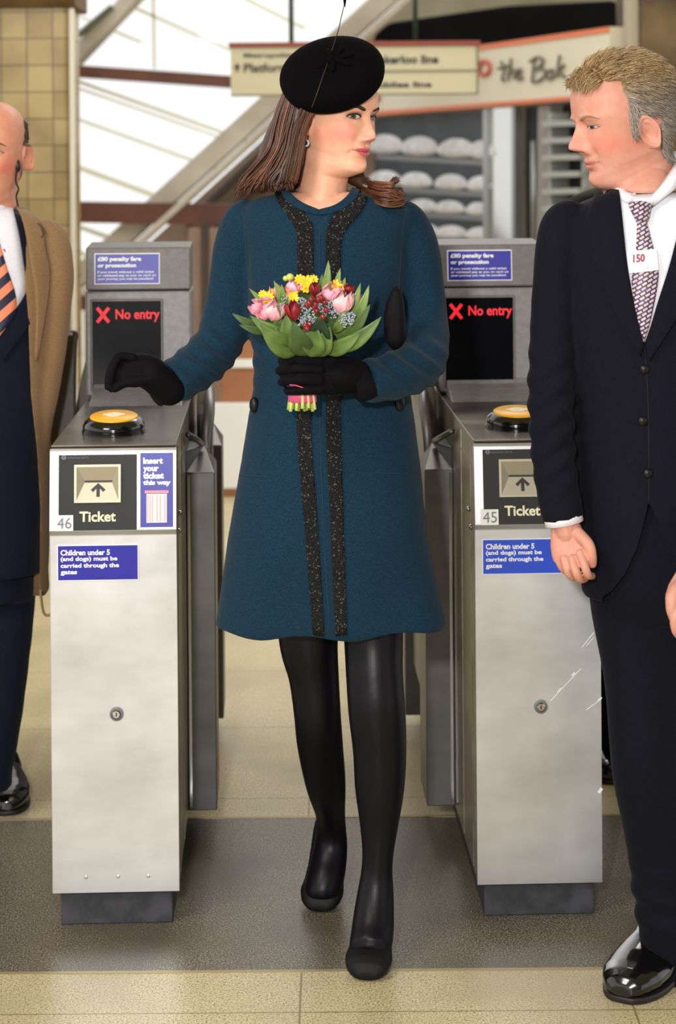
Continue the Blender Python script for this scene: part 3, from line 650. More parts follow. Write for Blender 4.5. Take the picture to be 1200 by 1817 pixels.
def head_mesh(o):
    """o: dict of feature strengths. Local frame: face towards +y, chin at z=0, ears near y=0"""
    tab = o.get('tab', HEAD); nose = o.get('nose', NOSE); nt, zc, zt = 200, .150, o.get('top', .232)
    zs = list(np.linspace(-.17, -.03, 14)) + list(np.linspace(-.022, .15, 100)) + [zc + (zt - zc) * math.sin(a) for a in np.linspace(.04, math.pi / 2 - .03, 34)]
    rings = []; jw = o.get('jaw', 1.0); hw = o.get('width', 1.0); sm = o.get('smile', .012)
    for z in zs:
        f, b_, w, tl, ef = pc(tab, min(z, zc)); k = 1
        if z > zc: q = (z - zc) / (zt - zc); k = (1 - q ** 2.35) ** .5; kf = (1 - q ** 2.1) ** .5
        else: kf = 1
        w *= 1 + (jw - 1) * math.exp(-((z - .02) / .045) ** 2)
        w *= hw; f = f * kf; b_ = b_ * k; w = w * k; cy = 0.0; ring = []
        for i in range(nt):
            th = 2 * math.pi * i / nt; t = th - .45 * math.sin(th)       # denser at the face; t=0 is straight ahead
            c, s = math.cos(t), math.sin(t); e = ef if c > 0 else 2.15
            x = w * math.copysign(abs(s) ** (2 / e), s); y = (f if c > 0 else b_) * math.copysign(abs(c) ** (2 / e), c)
            if abs(c) < 1e-9: y = 0
            zz = z + tl * (f - y)
            if y > 0 and -.02 < z < .16:
                fw = min(1, y / .04); g = lambda x0, z0, sx, sz: math.exp(-((abs(x) - x0) / sx) ** 2 - ((zz - z0) / sz) ** 2)
                g1 = lambda x0, z0, sx, sz: math.exp(-((x - x0) / sx) ** 2 - ((zz - z0) / sz) ** 2)
                n_, sg_ = pc(nose, zz) if .055 < zz < .13 else (0, .01)
                d = n_ * math.exp(-abs(x / sg_) ** 2.2) * o.get('nosek', 1)
                d += .0075 * g(.0125, .0675, .0058, .0055)                       # alae
                d += -.0105 * g(.031, .112, .0165, .0115) + .0065 * g(.031, .1115, .0125, .0085)   # socket and lid bulge
                d += -.004 * g(.013, .114, .006, .010)
                d += .0035 * g(.030, .131, .018, .006) * o.get('brow', 1)          # brow ridge
                zl = zz - sm * (abs(x) / .025) ** 2 * .35
                lw = math.exp(-(abs(x) / .021) ** 3.2)
                d += lw * (.0062 * math.exp(-((zl - .0475) / .0042) ** 2) + .0075 * math.exp(-((zl - .0365) / .0050) ** 2) - .0042 * math.exp(-((zl - .0420) / .0016) ** 2)) * o.get('lips', 1)
                d += -.0025 * math.exp(-(x / .0035) ** 2 - ((zz - .055) / .004) ** 2)
                d += -.003 * g(.0265, .041, .004, .006) * o.get('corner', 1)      # mouth corners
                d += .0045 * g(.040, .078, .016, .016) * o.get('cheek', 1)         # cheek
                d += -.0022 * g(.026, .060, .006, .012) * o.get('fold', 1)          # nasolabial fold
                d += .003 * g1(0, .012, .013, .010) - .0035 * math.exp(-(x / .018) ** 2 - ((zz - .027) / .005) ** 2)
                d += -.0028 * g(.047, .050, .012, .016) * o.get('hollow', 0)
                y += d * fw
                if n_: pass
            ring.append(Vector((x, y, zz)))
        rings.append(ring)
    v, f = loft(rings)
    return v, f
def ear_mesh(side, h=.062, w=.035):
    """ear standing on the side of the head, local head frame"""
    nr, na = 14, 40; v = []; f = []
    def pt(r, a, back):
        u = math.cos(a); q = math.sin(a)
        wy = w / 2 * (1.0 if q > 0 else (1 - .35 * abs(q))) * r * u; wz = h / 2 * r * q
        wy += .004 * q * r                                        # leans back
        ru = r
        rim = .0065 * math.exp(-((ru - .88) / .10) ** 2) * (1 if (u < .5 or q > 0) else .4)
        anti = .0045 * math.exp(-((ru - .60) / .09) ** 2) * (1 if u < .3 and q > -.6 else .2)
        concha = -.0075 * math.exp(-(((wy - .002) / .009) ** 2 + ((wz + .004) / .012) ** 2))
        lobe = .003 * math.exp(-(((wz + h * .42) / .008) ** 2))
        hgt = .011 + rim + anti + concha + lobe
        if back: hgt = -.012 + .016 * (ru ** 2) * (1 if u < 0 else .1)
        out = hgt - wy * .45                                     # back edge flares out
        return Vector((side * (out), wy, wz))
    for back in (0, 1):
        v.append(pt(0, 0, back))
        for k in range(1, nr + 1):
            r = k / nr
            for i in range(na): v.append(pt(r, 2 * math.pi * i / na, back))
    N0 = 1 + nr * na
    for bk in (0, 1):
        o = bk * N0
        for i in range(na): f.append((o, o + 1 + i, o + 1 + (i + 1) % na))
        for k in range(nr - 1):
            for i in range(na):
                a = o + 1 + k * na + i; b_ = o + 1 + k * na + (i + 1) % na; f.append((a, a + na, b_ + na, b_))
    e = 1 + (nr - 1) * na
    for i in range(na): f.append((e + i, e + (i + 1) % na, N0 + e + (i + 1) % na, N0 + e + i))
    return v, f
def skin_mat(name):
    m = mat(name, C3(224, 170, 140), 0.48, bump=0.05, bscale=300, bdist=.001, sss=0.05, spec=.35); N, L, b = nodes_of(m)
    a = N.new('ShaderNodeVertexColor'); a.layer_name = 'Col'; tc = N['Texture Coordinate']
    t = N.new('ShaderNodeTexNoise'); t.inputs['Scale'].default_value = 45; t.inputs['Detail'].default_value = 5; L.new(tc.outputs['Object'], t.inputs['Vector'])
    r = N.new('ShaderNodeValToRGB'); r.color_ramp.elements[0].position = .35; r.color_ramp.elements[1].position = .65; r.color_ramp.elements[0].color = (.96, .84, .80, 1); r.color_ramp.elements[1].color = (1, 1, 1, 1); L.new(t.outputs['Fac'], r.inputs['Fac'])
    x = N.new('ShaderNodeMix'); x.data_type = 'RGBA'; x.blend_type = 'MULTIPLY'; x.inputs['Factor'].default_value = 1; L.new(a.outputs['Color'], x.inputs['A']); L.new(r.outputs['Color'], x.inputs['B']); L.new(x.outputs['Result'], b.inputs['Base Color']); return m
def paint(me, fn):
    ca = me.color_attributes.new('Col', 'FLOAT_COLOR', 'POINT'); buf = np.ones((len(me.vertices), 4))
    for i, v in enumerate(me.vertices): buf[i, :3] = fn(v.co)
    ca.data.foreach_set('color', buf.ravel())
def union(a, b):
    """join two closed skins into one continuous one"""
    fixn(a); fixn(b)
    oa = bpy.data.objects.new('ua', a); ob = bpy.data.objects.new('ub', b); COL.objects.link(oa); COL.objects.link(ob)
    md = oa.modifiers.new('b', 'BOOLEAN'); md.operation = 'UNION'; md.object = ob; md.solver = 'EXACT'
    dg = bpy.context.evaluated_depsgraph_get(); dg.update(); out = bpy.data.meshes.new_from_object(oa.evaluated_get(dg))
    bpy.data.objects.remove(oa); bpy.data.objects.remove(ob)
    return out
def head_frame(pos, yaw, pitch, rollz, s):
    """yaw 0 faces the camera, positive turns towards the right of the picture; pos is the point between the ears at eye level"""
    return Matrix.Translation(pos) @ Matrix.Rotation(math.pi + yaw, 4, 'Z') @ Matrix.Rotation(rollz, 4, 'Y') @ Matrix.Rotation(-pitch, 4, 'X') @ Matrix.Scale(s, 4) @ Matrix.Translation((0, 0, -.112))
def head_extras(par, F, B, o):
    """eyes, lids, brows; B is the tree of the head in its own frame"""
    def sf(x, z, off):
        r = B.ray_cast(Vector((x, .3, z)), Vector((0, -1, 0))); p = r[0] if r[0] else Vector((x, .08, z)); n = r[1] if r[1] else Vector((0, 1, 0))
        return p + n * off
    wv = o.get('eye_w', .0145); ho = o.get('eye_o', .0050); dn = o.get('eye_z', .1115)
    for s in (-1, 1):
        cx_ = s * .031
        def em(rx, rz, off, cxx=cx_, zz=dn, lid=True):
            v = [sf(cxx, zz, off)]; k = 24
            for r in (.35, .7, 1.0):
                for i in range(k):
                    t = 2 * math.pi * i / k; x = cxx + rx * r * math.cos(t); u = (x - cx_) / wv
                    zq = rz * r * math.sin(t)
                    if lid:
                        top = ho * (1 - min(1, abs(u)) ** 2.2); bot = -ho * .72 * (1 - min(1, abs(u)) ** 2)
                        zq = min(max(zq + zz - dn, bot), top) + dn - zz
                    v.append(sf(x, zz + zq + s * u * .0012 * (1 if s > 0 else -1) * s, off))
            f = [(0, 1 + i, 1 + (i + 1) % k) for i in range(k)]
            for q in range(2): f += [(1 + q * k + i, 1 + (q + 1) * k + i, 1 + (q + 1) * k + (i + 1) % k, 1 + q * k + (i + 1) % k) for i in range(k)]
            # back side gives the shell thickness
            n = len(v); v2 = [p - Vector((0, .0016, 0)) for p in v]; f2 = [tuple(reversed([i + n for i in q])) for q in f]
            f3 = [(1 + 2 * k + i, 1 + 2 * k + (i + 1) % k, n + 1 + 2 * k + (i + 1) % k, n + 1 + 2 * k + i) for i in range(k)]
            return [F @ p for p in v + v2], f + f2 + f3
        look = o.get('look', 0.0)
        e = link('eye', MB().add(*em(wv, .012, .0006)).mesh(), o['m_white'], par)
        link('iris', MB().add(*em(.0058, .0058, .0011, cx_ + look, dn + .0004)).mesh(), o['m_iris'], e)
        link('pupil', MB().add(*em(.0026, .0026, .0015, cx_ + look, dn + .0004)).mesh(), o['m_pupil'], e)
        up = [(cx_ + wv * u * 1.03, dn + ho * (1 - abs(u) ** 2.2) + .0003) for u in np.linspace(-1.08, 1.08, 13)]
        lo = [(cx_ + wv * u, dn - ho * .75 * (1 - abs(u) ** 2) - .0003) for u in np.linspace(-1, 1, 13)]
        link('eyelashes', MB().add(*tube([F @ sf(x, z, .0008) for x, z in up], [.0004] + [o.get('lash', .0011)] * 11 + [.0004], 6)).mesh(), o['m_lash'], par)
        link('lower_lid', MB().add(*tube([F @ sf(x, z, .0004) for x, z in lo], [.0003] + [o.get('lash2', .0006)] * 11 + [.0003], 6)).mesh(), o['m_lid'], par)
        cre = [(cx_ + wv * u * 1.1, dn + .0035 + ho * (1 - abs(u) ** 2.2)) for u in np.linspace(-1.05, 1.05, 11)]
        link('eyelid_crease', MB().add(*tube([F @ sf(x, z, .0002) for x, z in cre], [.0003] + [.0006] * 9 + [.0003], 6)).mesh(), o['m_lid'], par)
        bz = o.get('brow_z', .130); bp = [(s * .013, bz - .002, .002), (s * .022, bz + .0005, .0032), (s * .034, bz + .004, .003), (s * .044, bz + .0025, .0022), (s * .052, bz - .003, .0008)]
        bp = cr(bp, 4); v = []
        for x, z, h in bp: v += [F @ sf(x, z - h * o.get('brow_h', 1), .0002), F @ sf(x, z, .0014), F @ sf(x, z + h * o.get('brow_h', 1), .0002)]
        f = []
        for i in range(len(bp) - 1):
            for j in (0, 1): a = i * 3 + j; f.append((a, a + 1, a + 4, a + 3))
        n = len(v); sh_ = F.to_3x3() @ Vector((0, -.002, 0)); v2 = [p + sh_ for p in v]; f2 = [tuple(reversed([i + n for i in q])) for q in f]
        rim = [0 + 3 * i for i in range(len(bp))] + [3 * (len(bp) - 1) + 1] + [3 * i + 2 for i in range(len(bp) - 1, -1, -1)] + [1]
        f3 = [(rim[i], rim[(i + 1) % len(rim)], rim[(i + 1) % len(rim)] + n, rim[i] + n) for i in range(len(rim))]
        link('eyebrow', mesh(v + v2, f + f2 + f3), o['m_brow'], par)
def hand_shape(wr, kn, nrm, fingers, thumb, w=.040, t=.014, s=1.0):
    """palm from wrist point wr to knuckle centre kn, nrm out of the back of the hand; fingers: four joint paths (index first), thumb: path"""
    wr, kn, nrm = Vector(wr), Vector(kn), Vector(nrm).normalized(); d = (kn - wr).normalized(); sd = d.cross(nrm).normalized()
    mb = MB(); rings = []
    for q, ww, tt in ((-.35, .72, 1.35), (0, .74, 1.3), (.25, .85, 1.2), (.55, .98, 1.1), (.85, 1.0, .98), (1.0, .96, .85), (1.06, .85, .6)):
        c = wr + (kn - wr) * q
        rings.append([c + sd * w * ww * math.copysign(abs(math.cos(a)) ** .8, math.cos(a)) + nrm * t * tt * math.copysign(abs(math.sin(a)) ** .8, math.sin(a)) for a in [2 * math.pi * i / 24 for i in range(24)]])
    mb.add(*loft(rings))
    for k, fp in enumerate(fingers):
        r0 = (.0098, .0102, .0097, .0085)[k] * s; mb.add(*capsule(fp, [r0 * q for q in np.linspace(1.05, .84, len(fp))], 12, 5))
    mb.add(*capsule(thumb, [.0135 * s * q for q in np.linspace(1.1, .78, len(thumb))], 12, 5))
    return mb
def wrinkle(amp, sc, seed=0, aniso=(1, 1, 1)):
    from mathutils import noise as nz
    def f(co):
        out = np.empty(len(co))
        for i, c in enumerate(co):
            out[i] = nz.noise(Vector((c[0] * sc * aniso[0] + seed, c[1] * sc * aniso[1], c[2] * sc * aniso[2]))) + .4 * nz.noise(Vector((c[0] * sc * 2.3 + seed, c[1] * sc * 2.3, c[2] * sc * 2.3)))
        return out * amp
    return f
def cloth(name, col, var, rough=.85, sc=900, bump=.25, sheen=.15):
    return mat(name, col, rough, var=var, vscale=320, bump=bump, bscale=sc, bdist=.0012, sheen=sheen, spec=.12, det=2)
M['white_eye'] = mat('eye_white', C3(200, 192, 188), 0.3); M['pupil'] = mat('pupil', C3(12, 10, 10), 0.15)
def hairmat(name, a, b_, c_=None, rough=.38):
    m = mat(name, a, rough, spec=.5); N, L, b = nodes_of(m); v = N.new('ShaderNodeVertexColor'); v.layer_name = 'Col'; L.new(v.outputs['Color'], b.inputs['Base Color']); return m
def strands(parent, name, paths, m, colf, n=4):
    """many hair locks as one mesh; paths: list of (points, radii)"""
    V = []; Fc = []; Cc = []
    for k, (pts, rad) in enumerate(paths):
        v, f = tube(pts, rad, n); o = len(V); V += v; Fc += [tuple(i + o for i in q) for q in f]; c = colf(k, pts); Cc += [c] * len(v)
    me = mesh(V, Fc); ca = me.color_attributes.new('Col', 'FLOAT_COLOR', 'POINT'); buf = np.ones((len(V), 4)); buf[:, :3] = np.array(Cc)[:, :3]; ca.data.foreach_set('color', buf.ravel())
    return link(name, me, m, parent)

# ================================================================== WOMAN IN THE TEAL COAT
wo = empty('person', (.02, 4.0, 0), 'woman in teal knee-length coat and tilted black hat walking between the gates', 'person')
YW = 4.0
WF = head_frame(P(590, 207, 3.99), math.radians(52), math.radians(2), math.radians(-2), 1.0)
hm = MB().add(*head_mesh(dict(tab=HEADW, top=.205, nosek=.80, jaw=1.0, hollow=1.3, smile=.020, cheek=1.3, brow=.6, corner=1.5)))
hme = mesh(hm.v, hm.f); fixn(hme); HBw = bvh(hme)
for s in (-1, 1):
    v, f = ear_mesh(s, .055, .030); MT = Matrix.Translation((s * .066, -.006, .098)); em_ = mesh([MT @ p for p in v], f); fixn(em_)
    hme = union(hme, em_)
hme.transform(WF)
body = MB()
body.add(*pxloft([(340, 515, 640, 4.02, .05), (352, 500, 650, 4.025, .072), (380, 470, 690, 4.025, .089), (480, 460, 700, 4.03, .09), (640, 475, 700, 4.03, .09), (760, 460, 715, 4.03, .11), (900, 450, 720, 4.03, .12), (940, 480, 700, 4.03, .1)], n=32))
LEGL = [(880, 4.06, 540, 56), (1000, 4.06, 545, 56), (1130, 4.06, 547, 53), (1200, 4.07, 557, 45), (1262, 4.08, 563, 42), (1320, 4.13, 568, 41), (1390, 4.2, 578, 36), (1440, 4.27, 586, 27), (1470, 4.3, 588, 26.5), (1500, 4.305, 588, 29), (1535, 4.29, 583, 32), (1562, 4.27, 577, 33), (1588, 4.255, 571, 31), (1598, 4.25, 570, 22)]
LEGR = [(880, 4.02, 655, 58), (1000, 4.01, 660, 58), (1130, 4.0, 663, 53), (1200, 3.98, 665, 51), (1262, 3.97, 669, 51), (1330, 3.98, 674, 48), (1400, 3.99, 674, 44), (1460, 4.0, 673, 35), (1510, 4.0, 671, 28.5), (1545, 4.0, 669, 28), (1580, 3.995, 667, 32), (1620, 3.98, 664, 36), (1655, 3.96, 661, 38), (1688, 3.93, 656, 37), (1700, 3.915, 654, 28)]
def leg_tube(tab, n=24):
    d = cr(tab, 5); return tube([P(x, y, Y) for y, Y, x, r in d], [r * Y / FPX for y, Y, x, r in d], n, up=(0, 1, 0))
tights = MB()
for tabk in (LEGL, LEGR): body.add(*tube([P(x, y, Y) for y, Y, x, r in tabk], [(r - 3) * Y / FPX for y, Y, x, r in tabk], 16, 3, up=(0, 1, 0)))
# feet
FL = [P(588, 1485, 4.31), P(586, 1520, 4.29), P(577, 1555, 4.26), P(571, 1582, 4.255), P(569, 1596, 4.25)]
FR = [P(667, 1545, 4.0), P(665, 1600, 3.985), P(660, 1655, 3.95), P(655, 1690, 3.92), P(653, 1702, 3.905)]

# arms inside the sleeves
RA = [P(450, 400, 4.03), P(424, 470, 4.04), P(404, 570, 4.045), P(384, 622, 4.02), P(330, 664, 3.95), P(295, 683, 3.91)]
LA = [P(704, 400, 4.03), P(732, 470, 4.04), P(748, 565, 4.03), P(742, 630, 3.95), P(700, 666, 3.855), P(640, 676, 3.80)]
for A in (RA, LA): body.add(*capsule(A, [.030, .034, .030, .026, .024, .022], 16, 4))
body_me = fuse(body, .005, 3)
body_me = union(body_me, hme)
skA, skB, lip, blush = np.array(C3(230, 176, 148)[:3]), np.array(C3(222, 164, 134)[:3]), np.array(C3(200, 84, 100)[:3]), np.array(C3(226, 118, 116)[:3])
WI = WF.inverted()
def facepaint(I, base, low, lipc, bl, blk=.5, lipk=1.0, shadow=0):
    def fn(co):
        p = I @ co; c = base.copy()
        if p.z < -.35: return tuple(low)
        if p.y > 0:
            x = abs(p.x); zl = p.z - .012 * (x / .025) ** 2 * .35
            k = math.exp(-((x - .047) / .020) ** 2 - ((p.z - .078) / .018) ** 2) * blk; c = c * (1 - k) + bl * k
            k = math.exp(-((x) / .014) ** 2 - ((p.z - .072) / .012) ** 2) * blk * .5; c = c * (1 - k) + bl * k
            if shadow:
                k = shadow * math.exp(-((x - .032) / .017) ** 4 - ((p.z - .1145) / .0085) ** 4); c = c * (1 - k) + np.array([.20, .10, .07]) * k
            if x < .027:
                hgt = (.0105 - .0015 * math.exp(-(x / .003) ** 2)) * (1 - (x / .027) ** 2.2)
                if abs(zl - .0418) < hgt * .92 and p.y > .06: k = lipk * min(1, (hgt - abs(zl - .0418)) / .002); c = c * (1 - k) + lipc * k
                if abs(zl - .0418) < .0011: c = c * .55
        return tuple(c)
    return fn
paint(body_me, facepaint(WI, skA, skA, lip, blush, .55, .9, .55))
M['skin_w'] = skin_mat('woman_skin')
link('body', body_me, M['skin_w'], wo)
m_lash = mat('lash', C3(24, 16, 14), .5); m_lidw = mat('lid_shade', C3(150, 96, 80), .6)
head_extras(wo, WF, HBw, dict(m_white=M['white_eye'], m_iris=mat('iris_green', C3(78, 84, 62), .2), m_pupil=M['pupil'], m_lash=m_lash, m_lid=m_lidw, m_brow=mat('brow_brown', C3(52, 34, 28), .8), look=.0035, eye_o=.0056, eye_w=.0155, lash=.0019, lash2=.0009, brow_h=1.05, brow_z=.1275))

# coat
coat = MB()
coat.add(*pxloft([(338, 512, 628, 4.01, .055), (346, 478, 668, 4.015, .070), (358, 442, 712, 4.02, .085), (385, 425, 735, 4.02, .103), (440, 436, 722, 4.02, .115), (500, 440, 716, 4.015, .125), (560, 441, 714, 4.015, .118), (620, 447, 718, 4.015, .108),
                  (680, 449, 726, 4.015, .110), (760, 438, 738, 4.015, .122), (850, 423, 748, 4.02, .132), (940, 406, 757, 4.02, .140), (1040, 389, 773, 4.02, .130), (1102, 378, 785, 4.02, .125), (1110, 380, 783, 4.02, .123)], m=5, n=64, ef=2.2))
def sleeve(tab, n=28): 
    d = cr(tab, 6); return tube([P(x, y, Y) for x, y, Y, r in d], [r * Y / FPX for x, y, Y, r in d], n, up=(0, 1, 0))
SLR = [(462, 372, 4.03, 22), (440, 392, 4.03, 42), (424, 440, 4.04, 45), (415, 500, 4.045, 44), (404, 560, 4.045, 44), (390, 605, 4.03, 44), (362, 640, 3.99, 43), (330, 664, 3.95, 41), (303, 680, 3.92, 38)]
SLL = [(690, 372, 4.03, 22), (712, 392, 4.03, 42), (732, 440, 4.04, 46), (742, 500, 4.045, 45), (748, 560, 4.03, 46), (752, 605, 3.99, 46), (742, 645, 3.92, 46), (706, 664, 3.86, 43), (668, 674, 3.82, 40), (646, 677, 3.80, 38)]
coat.add(*sleeve(SLR)); coat.add(*sleeve(SLL))
cw = wrinkle(.0022, 9, 3, (1, 1, .55))
P_el = [(P(395, 625, 3.96), .09), (P(770, 650, 3.86), .09), (P(360, 650, 3.9), .07), (P(700, 640, 3.8), .06)]
def coatw(co):
    d = cw(co)
    for q, r in P_el:
        w = np.exp(-np.sum((co - np.array(q)) ** 2, axis=1) / r ** 2); d += w * .0035 * np.sin((co[:, 0] * .8 + co[:, 2] * 1.1) * 150)
    # soft flutes towards the hem
    k = np.clip((1.0 - co[:, 2]) / .33, 0, 1); d += k * .006 * np.sin(co[:, 0] * 34 + 1.0) * (co[:, 1] < 4.1)
    return d
coat_me = fuse(coat, .0052, 6, .6, fn=coatw)
# neckline cut out of the coat
ncut = mesh(*loft([[P(568 + 57 * math.cos(t), 332 + 44 * math.sin(t), yy) for t in [2 * math.pi * i / 48 for i in range(48)]] for yy in (3.80, 3.9, 4.02)]))
def cutout(a, b):
    fixn(a); fixn(b); oa = bpy.data.objects.new('ua', a); ob = bpy.data.objects.new('ub', b); COL.objects.link(oa); COL.objects.link(ob)
    md = oa.modifiers.new('b', 'BOOLEAN'); md.operation = 'DIFFERENCE'; md.object = ob; md.solver = 'EXACT'
    dg = bpy.context.evaluated_depsgraph_get(); dg.update(); out = bpy.data.meshes.new_from_object(oa.evaluated_get(dg)); bpy.data.objects.remove(oa); bpy.data.objects.remove(ob); return out
CB = bvh(coat_me)
coat_me = cutout(coat_me, ncut)
M['coat'] = cloth('teal_wool', C3(23, 52, 72), C3(17, 42, 58), .92, 700, .35, .05)
coat_o = link('coat', coat_me, M['coat'], wo)
def trimmat():
    m = mat('beaded_trim', C3(12, 12, 14), .5, spec=.3); N, L, b = nodes_of(m); tc = N['Texture Coordinate']
    v = N.new('ShaderNodeTexVoronoi'); v.inputs['Scale'].default_value = 420; L.new(tc.outputs['Object'], v.inputs['Vector'])
    u = N.new('ShaderNodeBump'); u.inputs['Strength'].default_value = 1; u.inputs['Distance'].default_value = .002; u.invert = True; L.new(v.outputs['Distance'], u.inputs['Height']); L.new(u.outputs['Normal'], b.inputs['Normal'])
    v2 = N.new('ShaderNodeTexVoronoi'); v2.inputs['Scale'].default_value = 420; L.new(tc.outputs['Object'], v2.inputs['Vector'])
    sp = N.new('ShaderNodeSeparateColor'); L.new(v2.outputs['Color'], sp.inputs['Color']); r = N.new('ShaderNodeMath'); r.operation = 'GREATER_THAN'; r.inputs[1].default_value = .95; L.new(sp.outputs['Red'], r.inputs[0])
    x = N.new('ShaderNodeMix'); x.data_type = 'RGBA'; x.inputs['A'].default_value = C3(7, 7, 9); x.inputs['B'].default_value = C3(90, 86, 80); L.new(r.outputs[0], x.inputs['Factor']); L.new(x.outputs['Result'], b.inputs['Base Color'])  # sparkle of the beads painted in as scattered lighter cells
    return m
M['trim'] = trimmat()
def bandp(Lp, Rp, name='beaded_trim', m=None, off=.0015, th=.003, nu=6, par=None):
    return link(name, MB().add(*patch(CB, Lp, Rp, off, th, nu, 6)).mesh(), m or M['trim'], par or coat_o)
bandp([(487, 330), (490, 352), (506, 378), (522, 402), (528, 430), (528, 560), (526, 700), (530, 800), (538, 900), (547, 1010), (556, 1126)], [(512, 326), (513, 346), (530, 366), (548, 388), (556, 415), (556, 560), (553, 700), (554, 800), (562, 900), (569, 1010), (576, 1128)])
bandp([(628, 345), (614, 362), (592, 382), (581, 402), (578, 440), (577, 560), (578, 700), (580, 800), (585, 900), (590, 1010), (596, 1128)], [(652, 352), (640, 378), (620, 400), (608, 420), (605, 450), (604, 560), (605, 700), (606, 800), (609, 900), (612, 1010), (616, 1126)])
m_seam = mat('teal_seam', C3(16, 46, 68), .95)
def seam(pts, w=1.6, name='seam'): return link(name, MB().add(*ribbon(CB, pts, w, .0003, .0006, 5, 1)).mesh(), m_seam, coat_o)
seam([(567, 385), (567, 560), (568, 760), (575, 940), (586, 1127)], 2.2, 'front_opening')
seam([(432, 372), (436, 430), (440, 500), (441, 555)]); seam([(720, 372), (713, 430), (710, 500), (706, 540)])
seam([(424, 842), (450, 845), (480, 846)]); seam([(666, 838), (700, 840), (742, 838)])
bandp([(497, 326), (503, 350), (530, 372), (566, 383)], [(510, 322), (516, 344), (538, 362), (566, 374)], 'collar_edge', M['coat'], .002, .004)
bandp([(566, 383), (600, 376), (628, 358), (640, 338)], [(566, 374), (594, 366), (616, 350), (626, 334)], 'collar_edge', M['coat'], .002, .004)
m_but = mat('black_button', C3(14, 14, 16), .4, spec=.3)
for x, y in ((455, 719), (706, 716)):
    p, n = hitp(CB, x, y, .005); link('button', MB().add(*ellipsoid(p, (.010, .008, .016), 16, 10)).mesh(), m_but, coat_o)
# cuff edges and the lace beneath them
m_lace = mat('black_lace', C3(10, 10, 14), .85, bump=1, bscale=500, bdist=.003, spec=.15)
def ringtube(c, axis, r0, r1, l, n=24, name='lace_cuff', m=None, fl=1.0):
    c, axis = Vector(c), Vector(axis).normalized(); return link(name, MB().add(*tube([c, c + axis * l * .5, c + axis * l], [r0, (r0 + r1) / 2, r1], n, flat=fl)).mesh(), m or m_lace, wo)
a0 = P(308, 678, 3.925); a1 = P(268, 700, 3.90); ringtube(a0, a1 - a0, .036, .030, .046)
a0 = P(655, 676, 3.80); a1 = P(622, 690, 3.79); ringtube(a0, a1 - a0, .037, .031, .032)

# gloved hands
M['glove'] = mat('black_glove', C3(8, 7, 10), .8, bump=.3, bscale=500, bdist=.001, spec=.12)
def PP(l): return [P(*q) for q in l]
g1 = hand_shape(P(292, 683, 3.90), P(238, 650, 3.88), Vector((.1, -.75, .7)), [
    PP([(236, 634, 3.865), (212, 632, 3.86), (200, 652, 3.85), (196, 676, 3.85)]), PP([(232, 642, 3.88), (206, 641, 3.88), (195, 662, 3.87), (192, 686, 3.87)]),
    PP([(232, 650, 3.90), (206, 652, 3.90), (198, 672, 3.89), (198, 690, 3.89)]), PP([(236, 656, 3.915), (214, 662, 3.915), (208, 676, 3.905), (206, 688, 3.90)])],
    PP([(272, 668, 3.87), (246, 676, 3.86), (222, 678, 3.86), (204, 688, 3.86)]), .033, .017, .95)
g1.add(*capsule([P(300, 690, 3.91), P(270, 664, 3.885)], [.034, .033], 16, 4)); g1.add(*ellipsoid(P(248, 655, 3.885), (.052, .030, .032), 20, 12)); g1.add(*ellipsoid(P(222, 663, 3.875), (.030, .022, .022), 16, 10))
link('glove', fuse(g1, .0024, 3, .5), M['glove'], wo)
g2 = hand_shape(P(634, 668, 3.80), P(562, 660, 3.765), Vector((0, -1, .1)), [
    PP([(566, 637, 3.755), (532, 634, 3.745), (508, 638, 3.765), (500, 640, 3.80)]), PP([(566, 655, 3.75), (528, 653, 3.738), (502, 656, 3.76), (496, 658, 3.80)]),
    PP([(566, 674, 3.75), (530, 674, 3.738), (505, 676, 3.76), (500, 678, 3.80)]), PP([(568, 692, 3.755), (536, 693, 3.745), (514, 694, 3.765), (510, 694, 3.795)])],
    PP([(600, 640, 3.80), (570, 628, 3.815), (545, 630, 3.82), (528, 634, 3.815)]), .041, .021, 1.05)
g2.add(*capsule([P(640, 672, 3.81), P(600, 664, 3.785)], [.038, .040], 16, 4, flat=.8))
link('glove', fuse(g2, .0024, 3, .5), M['glove'], wo)
link('glove_edge', MB().add(*tube([P(514, 683, 3.733), P(525, 684, 3.727), P(538, 688, 3.727)], .0012, 6, 4)).mesh(), mat('pink_cord', C3(214, 60, 120), .5), wo)

